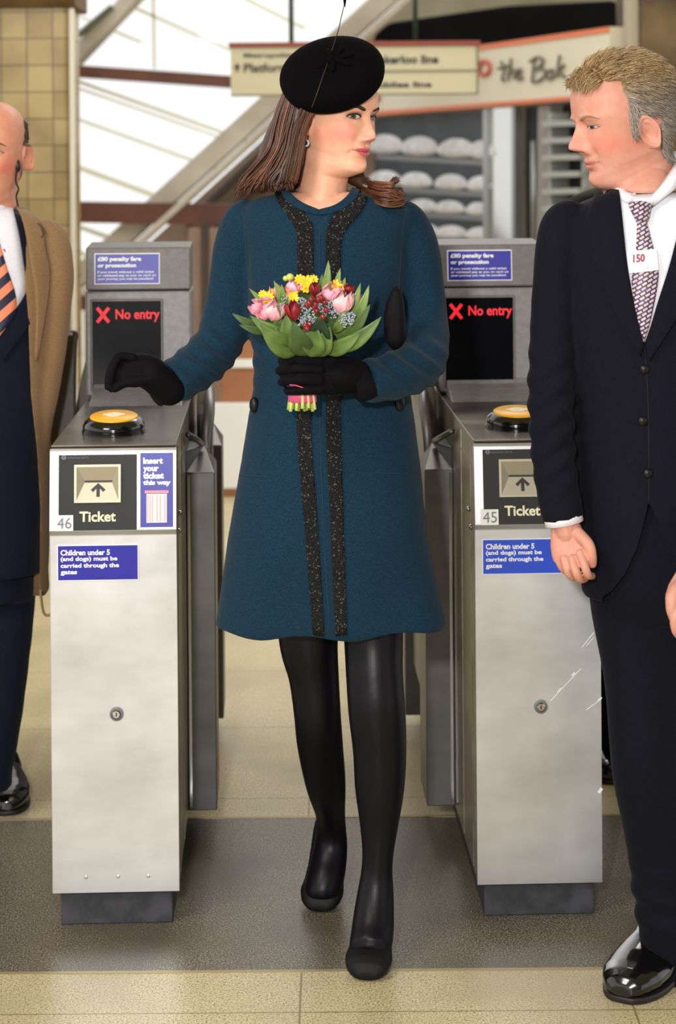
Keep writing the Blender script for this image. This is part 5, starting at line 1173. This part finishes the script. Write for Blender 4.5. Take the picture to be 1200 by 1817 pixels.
def mask_m(p):
    if p.z > .19: return p.y < .084
    if p.z > .165: return p.y < (.074 if abs(p.x) < .024 else .034 if abs(p.x) < .05 else .028)
    if p.z > .135: return p.y < .026 - (.165 - p.z) * .2
    if p.z > .098: return p.y < .024 and not (-.045 < p.y < .010 and p.z < .122)
    return p.y < -.038 - max(0, .07 - p.z) * .3 and p.z > .022
fpm = facepaint(MI, skm, skm, np.array(C3(188, 104, 96)[:3]), np.array(C3(224, 120, 104)[:3]), .55, .55)
def fpm2(co):
    p = MI @ co
    if p.z > 0 and (Vector((p.x, p.y, 0)).length < .12) and p.z < .26 and mask_m(p) and not (abs(p.x) > .0725 and p.z < .135 and abs(p.y) < .03):
        return tuple((hsand if p.z > .17 else hgrey) * .75)
    return fpm(co)
paint(bme, fpm2); link('body', bme, M['skin_m'], mr)
head_extras(mr, MF, HBm, dict(m_white=M['white_eye'], m_iris=mat('iris_blue', C3(80, 100, 120), .2), m_pupil=M['pupil'], m_lash=mat('lash_fair', C3(110, 76, 58), .6), m_lid=mat('lid_shade_m', C3(178, 112, 92), .6), m_brow=mat('brow_sandy', C3(150, 112, 82), .8), look=0, eye_o=.0036, lash=.0008, brow_h=.9, brow_z=.1285))
def dir_m(p):
    if p.z > .180: return Vector((-.35, .6, 0)) if p.y > .055 else Vector((-.45, -.75, 0))
    if p.y > .008 and p.z < .150: return Vector((0, -.15, -1))
    return Vector((0, -.85, -.45 if p.z > .1 else -.8))
def col_m(p):
    t = min(1, max(0, (p.z - .145) / .05)); c = hgrey * (1 - t) + hsand * t; return c * rl(.55, 1.25)
haircap(HBm, MF, mask_m, dir_m, lambda p: .011 if p.z > .17 else .005, 11000, .028, .0008, col_m, mr, 'hair', hairmat('fair_hair', C3(160, 140, 110), None))
# jacket, cut away at the front hem
jk = MB()
jk.add(*pxloft([(338, 1096, 1206, 3.88, .062), (348, 1058, 1246, 3.88, .080), (364, 1020, 1284, 3.88, .096), (392, 994, 1308, 3.88, .112), (450, 990, 1312, 3.88, .125), (550, 998, 1306, 3.88, .130), (680, 1008, 1298, 3.88, .128), (800, 1014, 1296, 3.88, .130), (900, 1022, 1298, 3.88, .134), (1000, 1030, 1300, 3.88, .136), (1048, 1034, 1300, 3.88, .134), (1054, 1038, 1296, 3.88, .130)], m=5, n=64, ef=2.3))
jk.add(*pt(SM1)); jk.add(*pt(SM2))
jw = wrinkle(.0028, 8, 21, (1, 1, .6))
elb = [(P(965, 690, 3.78), .10), (P(1000, 800, 3.75), .08)]
def jackw(co):
    d = jw(co)
    for q, r in elb: d += np.exp(-np.sum((co - np.array(q)) ** 2, axis=1) / r ** 2) * .0035 * np.sin((co[:, 2] * 1.0 - co[:, 0] * .7) * 130)
    return d
jme = fuse(jk, .0055, 5, fn=jackw)
JB = bvh(jme)
cutp = [(1151, 893), (1143, 930), (1130, 975), (1110, 1018), (1088, 1046), (1070, 1060), (1070, 1110), (1235, 1110), (1222, 1030), (1185, 960), (1157, 900)]
cv = [P(x, y, 3.6) for x, y in cutp] + [P(x, y, 3.86) for x, y in cutp]; n = len(cutp)
jme = cutout(jme, mesh(cv, [tuple(range(n)), tuple(range(2 * n - 1, n - 1, -1))] + [(i, (i + 1) % n, (i + 1) % n + n, i + n) for i in range(n)]))
jo = link('jacket', jme, M['suit'], mr)
# trousers
tr_ = MB(); tr_.add(*pt(LG1)); tr_.add(*pt(LG2)); tr_.add(*pxloft([(880, 1045, 1290, 3.88, .118), (960, 1042, 1292, 3.88, .125), (1040, 1046, 1300, 3.88, .125), (1090, 1056, 1300, 3.89, .11)], n=40))
tr_.add(*tube([P(1183, 1600, 3.87), P(1190, 1618, 3.872), P(1192, 1655, 3.88), P(1192, 1690, 3.885)], [.060, .066, .063, .062], 24, 3))
tw = wrinkle(.0035, 7, 5, (1, 1, .7))
def trw(co): d = tw(co); d += .004 * np.exp(-((co[:, 2] - .16) / .06) ** 2) * np.sin(co[:, 2] * 120 + co[:, 0] * 20); return d
link('trousers', fuse(tr_, .006, 4, fn=trw), M['trouser'], mr)
for A in (((1192, 1640, 3.89), (1194, 1690, 3.90), (1190, 1716, 3.89), (1176, 1732, 3.865)), ((1278, 1590, 4.07), (1279, 1640, 4.08), (1276, 1664, 4.06))): link('sock', MB().add(*capsule([P(*q) for q in A], [.044] * (len(A) - 1) + [.038], 18, 3)).mesh(), M['trouser'], mr)
for i, (toe, d) in enumerate(((G(1104, 1779), (.50, .86, 0)), (G(1262, 1720), (-.2, .97, 0)))):
    u_, s_ = dress_shoe(None, toe, d, .31, .056); so_ = link('shoe', fuse(u_, .003, 4), M['shoe_black'], mr); link('sole', s_.mesh(.003), M['sole'], so_)
    dv = Vector(d).normalized(); sv = dv.cross(Vector((0, 0, 1)))
    for k in range(3):
        c = Vector(toe) + dv * (.145 + .018 * k) + Vector((0, 0, .076 + .011 * k)); link('lace', MB().add(*tube([c - sv * .018 + Vector((0, 0, -.006)), c, c + sv * .018 + Vector((0, 0, -.006))], .0022, 8, 4)).mesh(), M['sole'], so_)
# shirt front, collar, tie, lapels
def jp(Lp, Rp, name, m, off=.0015, th=.003, nu=10, par=None, mid=None): return link(name, MB().add(*patch(JB, Lp, Rp, off, th, nu, 5, mid)).mesh(), m, par or mr)
shf = jp([(1094, 349), (1104, 400), (1112, 470), (1124, 540), (1141, 606)], [(1232, 342), (1214, 400), (1192, 470), (1168, 540), (1145, 606)], 'shirt', M['shirt'], .001, .002)
cg = MB()
lo_ = [(1092, 352, 3.815), (1118, 362, 3.782), (1145, 374, 3.765), (1172, 356, 3.775), (1204, 330, 3.80), (1226, 300, 3.87), (1210, 290, 3.95), (1150, 300, 3.975), (1100, 325, 3.94), (1084, 340, 3.87)]
hi_ = [(1100, 338, 3.825), (1122, 350, 3.80), (1145, 361, 3.79), (1168, 340, 3.795), (1196, 308, 3.81), (1216, 276, 3.87), (1202, 268, 3.94), (1150, 278, 3.955), (1106, 304, 3.93), (1092, 322, 3.87)]
def loopc(l, m=4):
    p = np.array(l, float); out = []
    for k in range(len(p)):
        a, b_, c, d = p[k - 1], p[k], p[(k + 1) % len(p)], p[(k + 2) % len(p)]
        for i in range(m): t = i / m; out.append(.5 * ((2 * b_) + (c - a) * t + (2 * a - 5 * b_ + 4 * c - d) * t * t + (3 * b_ - a - 3 * c + d) * t ** 3))
    return [P(*q) for q in out]
L0, L1 = loopc(lo_), loopc(hi_); cen = sum(L1, Vector()) / len(L1)
L2 = [p + (cen - p) * .30 + Vector((0, 0, -.004)) for p in L1]; L3 = [p + (cen - p) * .30 for p in L0]
n = len(L0); rr_ = [L0, L1, L2, L3]; V = [p for r in rr_ for p in r]; Fq = [(k * n + i, k * n + (i + 1) % n, ((k + 1) % 4) * n + (i + 1) % n, ((k + 1) % 4) * n + i) for k in range(4) for i in range(n)]
link('shirt_collar', mesh(V, Fq), M['shirt'], shf)
def lozenge(name, base, mark, sc, rot):
    m = mat(name, base, .45, sheen=.2); N, L, b = nodes_of(m); tc = N['Texture Coordinate']; mp = N.new('ShaderNodeMapping'); mp.inputs['Rotation'].default_value = (math.radians(90), 0, rot); mp.inputs['Scale'].default_value = (1, 1, 1); L.new(tc.outputs['Object'], mp.inputs['Vector'])
    m1 = N.new('ShaderNodeMapping'); m1.inputs['Rotation'].default_value = (0, 0, math.radians(32)); L.new(mp.outputs['Vector'], m1.inputs['Vector'])
    k = N.new('ShaderNodeTexBrick'); k.inputs['Scale'].default_value = 1; k.inputs['Brick Width'].default_value = sc; k.inputs['Row Height'].default_value = sc * .55; k.inputs['Mortar Size'].default_value = sc * .13; k.inputs['Mortar Smooth'].default_value = .2; k.offset = .5
    k.inputs['Color1'].default_value = mark; k.inputs['Color2'].default_value = tuple(.75 * q for q in mark[:3]) + (1,); k.inputs['Mortar'].default_value = base; L.new(m1.outputs['Vector'], k.inputs['Vector']); L.new(k.outputs['Color'], b.inputs['Base Color']); return m
m_tie = lozenge('tie_purple', C3(62, 38, 104), C3(214, 196, 176), .0125, 0)
tie = jp([(1118, 371), (1129, 392), (1130, 410), (1128, 450), (1121, 500), (1130, 560), (1141, 604)], [(1155, 372), (1148, 392), (1151, 410), (1161, 450), (1168, 492), (1156, 560), (1144, 604)], 'tie', m_tie, .004, .005, 8, mid=.5)
jp([(1116, 369), (1122, 382), (1129, 396)], [(1156, 370), (1153, 382), (1149, 396)], 'tie_knot', m_tie, .010, .006, 6, par=tie, mid=.6)
bd = MB().add(*patch(JB, [(1114, 448), (1116, 466), (1118, 485)], [(1163, 443), (1165, 461), (1167, 479)], .015, .0012, 4, 3)); bo = link('name_badge', bd.mesh(), mat('badge_card', C3(244, 240, 246), .4), mr, sm=False)
def onpatch(me, x0, x1, y0, y1, off):
    co = [v.co for v in me.vertices]; ax = min(c.x for c in co); bx = max(c.x for c in co); az = min(c.z for c in co); bz = max(c.z for c in co)
    for v in me.vertices:
        px = x0 + (v.co.x - ax) / (bx - ax) * (x1 - x0); py = y1 - (v.co.z - az) / (bz - az) * (y1 - y0) - (px - x0) * .10; p, n_ = hitp(JB, px, py, off - v.co.y * .5); v.co = p
    return me
link('lettering', onpatch(text('150', .02, .0008, .0004), 1124, 1143, 453, 467, .0175), mat('badge_red', C3(150, 40, 60), .5), bo, sm=False)
link('lettering', onpatch(text('London Underground', .02, 0, .0003), 1119, 1160, 476, 480, .0175), mat('badge_pale', C3(160, 160, 200), .5), bo, sm=False)
jp([(1062, 341), (1042, 400), (1052, 455), (1088, 545), (1136, 632)], [(1100, 345), (1106, 400), (1114, 470), (1126, 540), (1143, 612)], 'lapel', M['suit'], .006, .004, 8, jo)
jp([(1222, 340), (1206, 400), (1188, 470), (1166, 540), (1146, 608)], [(1262, 345), (1256, 400), (1246, 455), (1210, 545), (1152, 640)], 'lapel', M['suit'], .007, .004, 8, jo)
m_sd = mat('suit_seam', C3(11, 12, 20), .9)
for pts, w in (([(1144, 612), (1150, 700), (1152, 800), (1152, 893)], 2.2), ([(1052, 455), (1070, 462), (1084, 470)], 1.5)): link('seam', MB().add(*ribbon(JB, pts, w, .0004, .0006, 5, 1)).mesh(), m_sd, jo)
for x, y in ((1144, 655), (1141, 747), (1150, 840)):
    p, n_ = hitp(JB, x, y, .002); link('button', MB().add(*ellipsoid(p, (.0095, .005, .0095), 16, 8)).mesh(), m_but, jo)
a0 = P(997, 906, 3.785); a1 = P(1003, 930, 3.783)
def cuff(c0, c1, r, par, m, t=.004): return link('shirt_cuff', MB().add(*tube([c0, c1], [r, r - .001], 28)).mesh(), m, par)
ax_ = (a1 - a0).normalized(); link('shirt_cuff', MB().add(*tube([P(997, 905, 3.785), P(1002, 929, 3.784)], [.0375, .0372], 28)).mesh(), M['shirt'], mr)
link('shirt_cuff', MB().add(*tube([P(1244, 985, 3.692), P(1234, 1018, 3.69)], [.037, .0365], 28)).mesh(), M['shirt'], mr)

# ================================================================== MAN IN THE TAN OVERCOAT, LEFT
ml = empty('person', (P(-20, 1000, 4.8).x, 4.82, 0), 'balding man in tan overcoat, navy suit and striped orange tie at left edge', 'person')
LF = head_frame(P(-13, 270, 4.80), math.radians(-5), math.radians(2), 0, 1.04)
hme, HBl = man_head(LF, dict(nosek=1.1, jaw=1.06, lips=.6, fold=1.5, top=.232, width=1.02))
def rows(l): return l
body = MB(); body.add(*pxloft([(370, -50, 22, 4.81, .05), (400, -95, 60, 4.82, .075), (500, -110, 70, 4.82, .09), (800, -110, 70, 4.82, .10), (1000, -100, 60, 4.82, .09), (1040, -80, 40, 4.82, .07)], n=32))
LL1 = [(8, 960, 4.82, 56), (8, 1060, 4.82, 54), (4, 1180, 4.82, 47), (-4, 1290, 4.82, 40), (-12, 1360, 4.83, 34), (-14, 1392, 4.84, 34)]
LL2 = [(-62, 960, 4.82, 56), (-64, 1060, 4.82, 54), (-70, 1180, 4.84, 47), (-76, 1290, 4.86, 40), (-80, 1360, 4.88, 34), (-80, 1380, 4.89, 34)]
body.add(*pt(LL1, 18, 3, 12)); body.add(*pt(LL2, 18, 3, 12))
SO1 = [(62, 402, 4.83, 18), (86, 424, 4.83, 34), (94, 480, 4.83, 37), (90, 560, 4.83, 37), (76, 660, 4.82, 36), (60, 750, 4.81, 34), (48, 830, 4.80, 32), (38, 890, 4.79, 30)]
SO2 = [(-102, 402, 4.83, 18), (-126, 424, 4.83, 34), (-134, 480, 4.83, 37), (-134, 560, 4.83, 37), (-132, 660, 4.82, 37), (-126, 750, 4.81, 36), (-114, 830, 4.80, 33), (-96, 890, 4.79, 30)]
for A in (SO1, SO2): body.add(*capsule([P(x, y, Y) for x, y, Y, r in A[1:]], [.030, .034, .032, .030, .028, .026, .024], 14, 3))
bme = fuse(body, .007, 3)
for sx, A in ((1, SO1), (-1, SO2)):
    x, y, Y, r = A[-1]; X0 = x
    hh = hand_shape(P(X0, 895, Y), P(X0 - 2 * sx, 940, Y), Vector((sx * .5, -.85, 0)), [PP([(X0 - 12 * sx + 7 * k * sx, 940, Y - .01 + .010 * k), (X0 - 13 * sx + 7 * k * sx, 960, Y - .01 + .010 * k), (X0 - 12 * sx + 6 * k * sx, 974 - 3 * k, Y + .01 * k)]) for k in range(4)],
        PP([(X0 - 12 * sx, 905, Y), (X0 - 20 * sx, 922, Y - .01), (X0 - 20 * sx, 940, Y - .01)]), .038, .016, 1.0)
    bme = union(bme, fuse(hh, .003, 3, .5))
body2 = MB()
bme = union(bme, hme); LI = LF.inverted(); skl = np.array(C3(222, 156, 128)[:3]); hdk = np.array(C3(96, 80, 66)[:3])
def mask_l(p): return (p.y < .010 - max(0, p.z - .12) * .35 + .004 * math.sin(p.z * 300) and .045 < p.z < .186 and abs(p.x) > .045 and not (p.y > -.028 and p.z < .125)) or (p.y < -.06 and .03 < p.z < .17)
fpl = facepaint(LI, skl, skl, np.array(C3(180, 100, 92)[:3]), np.array(C3(220, 112, 98)[:3]), .6, .5)
def fpl2(co):
    p = LI @ co
    if 0 < p.z < .24 and Vector((p.x, p.y, 0)).length < .12 and mask_l(p): return tuple(hdk)
    return fpl(co)
paint(bme, fpl2); link('body', bme, M['skin_m'], ml)
head_extras(ml, LF, HBl, dict(m_white=M['white_eye'], m_iris=mat('iris_grey', C3(90, 96, 104), .2), m_pupil=M['pupil'], m_lash=mat('lash_dark', C3(90, 60, 48), .6), m_lid=mat('lid_shade_l', C3(176, 108, 90), .6), m_brow=mat('brow_dark', C3(130, 96, 74), .8), eye_o=.0036, lash=.0009))
haircap(HBl, LF, mask_l, lambda p: Vector((0, -.7, -.7)), lambda p: .002, 4200, .014, .0010, lambda p: hdk * rl(.6, 1.4), ml, 'hair', hairmat('dark_short_hair', C3(80, 66, 54), None))
M['tan'] = cloth('tan_gabardine', C3(150, 120, 86), C3(136, 106, 74), .8, 500, .15, .1)
M['navy'] = cloth('navy_suit', C3(20, 24, 42), C3(15, 18, 33), .8, 700, .2, .05)
oc = MB(); oc.add(*pxloft([(366, -56, 20, 4.82, .060), (384, -92, 54, 4.82, .085), (402, -122, 82, 4.83, .105), (450, -134, 94, 4.83, .125), (560, -136, 94, 4.83, .135), (700, -138, 90, 4.83, .14), (850, -142, 88, 4.83, .148), (1000, -146, 86, 4.83, .152), (1046, -147, 86, 4.83, .152), (1052, -144, 84, 4.83, .148)], m=5, n=60)); oc.add(*pt(SO1)); oc.add(*pt(SO2))
ome = fuse(oc, .0065, 5, fn=wrinkle(.005, 6, 33, (1, 1, .5))); OB = bvh(ome)
# the overcoat hangs open over the suit
op = [(-64, 366), (20, 366), (38, 420), (50, 560), (55, 700), (66, 800), (72, 900), (70, 1080), (-118, 1080), (-116, 900), (-108, 800), (-98, 700), (-92, 560), (-80, 420)]
cv = [P(x, y, 4.55) for x, y in op] + [P(x, y, 4.80) for x, y in op]; n = len(op)
ome = cutout(ome, mesh(cv, [tuple(range(n)), tuple(range(2 * n - 1, n - 1, -1))] + [(i, (i + 1) % n, (i + 1) % n + n, i + n) for i in range(n)]))
oo = link('overcoat', ome, M['tan'], ml)
sj = MB(); sj.add(*pxloft([(368, -54, 16, 4.815, .060), (384, -84, 44, 4.815, .084), (402, -104, 64, 4.82, .102), (450, -112, 72, 4.82, .118), (560, -114, 76, 4.82, .128), (700, -116, 80, 4.82, .132), (850, -118, 82, 4.82, .138), (960, -116, 80, 4.82, .140), (1012, -116, 80, 4.82, .138)], m=5, n=56)); sme = fuse(sj, .006, 4, fn=wrinkle(.003, 8, 4)); SB = bvh(sme)
so = link('suit_jacket', sme, M['navy'], ml)
tl = MB(); tl.add(*pt(LL1)); tl.add(*pt(LL2)); tl.add(*pxloft([(900, -112, 66, 4.82, .11), (1000, -112, 64, 4.82, .12), (1060, -110, 62, 4.82, .115)], n=36)); link('trousers', fuse(tl, .006, 4, fn=wrinkle(.004, 7, 14, (1, 1, .7))), M['navy'], ml)
def sp(Lp, Rp, name, m, off=.0015, th=.003, par=None, B=SB, nu=8): return link(name, MB().add(*patch(B, Lp, Rp, off, th, nu, 5)).mesh(), m, par or ml)
sp([(-56, 372), (-66, 420), (-72, 480), (-70, 520), (-20, 606)], [(20, 372), (32, 420), (40, 480), (42, 520), (-14, 606)], 'shirt', M['shirt'], .005)
link('shirt_collar', MB().add(*loft([sring(a, b_, y, 4.80, r, 28, 2.1) for y, a, b_, r in ((378, -56, 24, .066), (366, -52, 21, .062), (352, -49, 19, .058))])).mesh(), M['shirt'], ml)
def stripes():
    m = mat('striped_tie', C3(240, 140, 100), .5); N, L, b = nodes_of(m); tc = N['Texture Coordinate']; mp = N.new('ShaderNodeMapping'); mp.inputs['Rotation'].default_value = (0, math.radians(42), 0); L.new(tc.outputs['Object'], mp.inputs['Vector'])
    w = N.new('ShaderNodeTexWave'); w.bands_direction = 'Z'; w.inputs['Scale'].default_value = 8.2; w.inputs['Distortion'].default_value = 0; w.inputs['Phase Offset'].default_value = 1.0; L.new(mp.outputs['Vector'], w.inputs['Vector'])
    r = N.new('ShaderNodeValToRGB'); r.color_ramp.interpolation = 'CONSTANT'; r.color_ramp.elements[0].color = C3(24, 26, 56); r.color_ramp.elements[1].position = .5; r.color_ramp.elements[1].color = C3(240, 138, 96); L.new(w.outputs['Fac'], r.inputs['Fac']); L.new(r.outputs['Color'], b.inputs['Base Color']); return m
sp([(-28, 384), (-24, 400), (-38, 460), (-54, 530), (-30, 604)], [(-6, 384), (-10, 400), (6, 460), (26, 545), (-6, 604)], 'tie', stripes(), .009, .004)
sp([(20, 366), (32, 420), (40, 480), (43, 522), (-12, 612)], [(34, 374), (52, 420), (62, 480), (66, 540), (6, 640)], 'lapel', M['navy'], .006, .004, so)
sp([(-70, 374), (-88, 420), (-98, 480), (-100, 540), (-40, 640)], [(-56, 366), (-68, 420), (-74, 480), (-76, 522), (-22, 612)], 'lapel', M['navy'], .006, .004, so)
sp([(22, 366), (40, 400), (52, 460), (62, 540), (60, 640)], [(40, 372), (66, 398), (78, 450), (84, 500), (62, 640)], 'coat_lapel', M['tan'], .004, .006, oo, OB)
link('seam', MB().add(*ribbon(OB, [(62, 400), (74, 412), (68, 424)], 1.6, .011, .001, 5, 1)).mesh(), mat('tan_seam', C3(92, 70, 48), .9), oo)
link('coat_belt_end', MB().add(*tube([P(72, 1046, 4.70), P(74, 1070, 4.70), P(78, 1088, 4.70), P(86, 1092, 4.70), P(96, 1085, 4.70)], .006, 10, 4, flat=.5)).mesh(), M['tan'], ml)
for i, (toe, d) in enumerate(((G(14, 1447), (-.18, .98, 0)), (G(-86, 1432), (.15, .98, 0)))):
    u_, s_ = dress_shoe(None, toe, d, .30, .050); so_ = link('shoe', fuse(u_, .0035, 4), M['shoe_black'], ml); link('sole', s_.mesh(.003), M['sole'], so_)
m_ep = mat('earpiece_black', C3(16, 15, 16), .4)
link('earpiece', MB().add(*ellipsoid(P(31, 294, 4.765), (.008, .008, .016), 12, 8)).add(*tube([P(30, 300, 4.76), P(28, 322, 4.765), P(33, 335, 4.77), (P(29, 348, 4.775)), P(32, 366, 4.78)], .0022, 8, 5)).mesh(), m_ep, ml)

# ================================================================== PERSON IN BLACK BEHIND THE SUITED MAN
YQ = 5.2
mq = empty('person', (P(1130, 1300, YQ).x, YQ, 0), 'person in black clothes mostly hidden behind the fair-haired man', 'person')
QF = head_frame(P(1140, 236, YQ), math.radians(10), 0, 0, 1.0); hme, HBq = man_head(QF, dict(nosek=1.0))
body = MB(); body.add(*pxloft([(325, 1105, 1175, YQ, .05), (360, 1040, 1240, YQ, .08), (500, 1050, 1230, YQ, .09), (800, 1055, 1225, YQ, .1), (930, 1080, 1200, YQ, .08)], n=28))
LQ1 = [(1105, 880, YQ, 50), (1103, 1050, YQ, 46), (1100, 1200, YQ, 40), (1098, 1320, YQ, 34), (1098, 1352, YQ, 33)]; LQ2 = [(2270 - x, y, Y, r) for x, y, Y, r in LQ1]
SQ1 = [(1040, 365, YQ, 22), (1026, 385, YQ, 33), (1022, 480, YQ, 34), (1022, 620, YQ, 33), (1026, 760, YQ, 28)]; SQ2 = [(2270 - x, y, Y, r) for x, y, Y, r in SQ1]
for A in (LQ1, LQ2): body.add(*pt(A, 16, 3, 8))
for A in (SQ1, SQ2): body.add(*pt(A[1:], 16, 3, 8))
bme = fuse(body, .008, 3)
for sx, A in ((1, SQ1), (-1, SQ2)):
    X0 = A[-1][0]; hh = hand_shape(P(X0, 765, YQ), P(X0, 812, YQ), Vector((-sx, -.3, 0)), [PP([(X0, 812, YQ - .03 + .02 * k), (X0, 836, YQ - .03 + .02 * k), (X0 + 4 * sx, 852 - 3 * k, YQ - .03 + .02 * k)]) for k in range(4)], PP([(X0, 780, YQ - .03), (X0 + 4 * sx, 800, YQ - .05), (X0 + 5 * sx, 815, YQ - .05)]), .036, .016, 1.0)
    bme = union(bme, fuse(hh, .003, 3, .5))
bme = union(bme, hme); paint(bme, facepaint(QF.inverted(), skl, skl, lip, blush, .3, .5)); link('body', bme, M['skin_m'], mq)
M['black_cloth'] = cloth('black_cloth', C3(22, 17, 17), C3(15, 12, 12), .85, 600, .2, .05)
bc = MB(); bc.add(*pxloft([(322, 1094, 1186, YQ, .06), (338, 1040, 1240, YQ, .085), (356, 1010, 1270, YQ, .11), (420, 1008, 1272, YQ, .13), (650, 1022, 1258, YQ, .135), (900, 1018, 1262, YQ, .14), (960, 1018, 1262, YQ, .14)], m=4, n=48)); bc.add(*pt(SQ1)); bc.add(*pt(SQ2)); link('coat', fuse(bc, .008, 4, fn=wrinkle(.004, 8, 2)), M['black_cloth'], mq)
bt = MB(); bt.add(*pt(LQ1)); bt.add(*pt(LQ2)); link('trousers', fuse(bt, .008, 4), M['black_cloth'], mq)
hc_ = MB().add(*ellipsoid(QF @ Vector((0, -.012, .160)), (.083, .100, .085), 24, 14)); hm_ = fuse(hc_, .006, 2, fn=wrinkle(.004, 40)); ca = hm_.color_attributes.new('Col', 'FLOAT_COLOR', 'POINT'); buf = np.ones((len(hm_.vertices), 4)); buf[:, :3] = hdk; ca.data.foreach_set('color', buf.ravel()); link('hair', hm_, M['hair_w'], mq)
for x in (1088, 1180):
    u_, s_ = dress_shoe(None, G(x, 1392), (.05, .98, 0), .30, .050); so_ = link('shoe', fuse(u_, .004, 4), M['shoe_black'], mq); link('sole', s_.mesh(.003), M['sole'], so_)
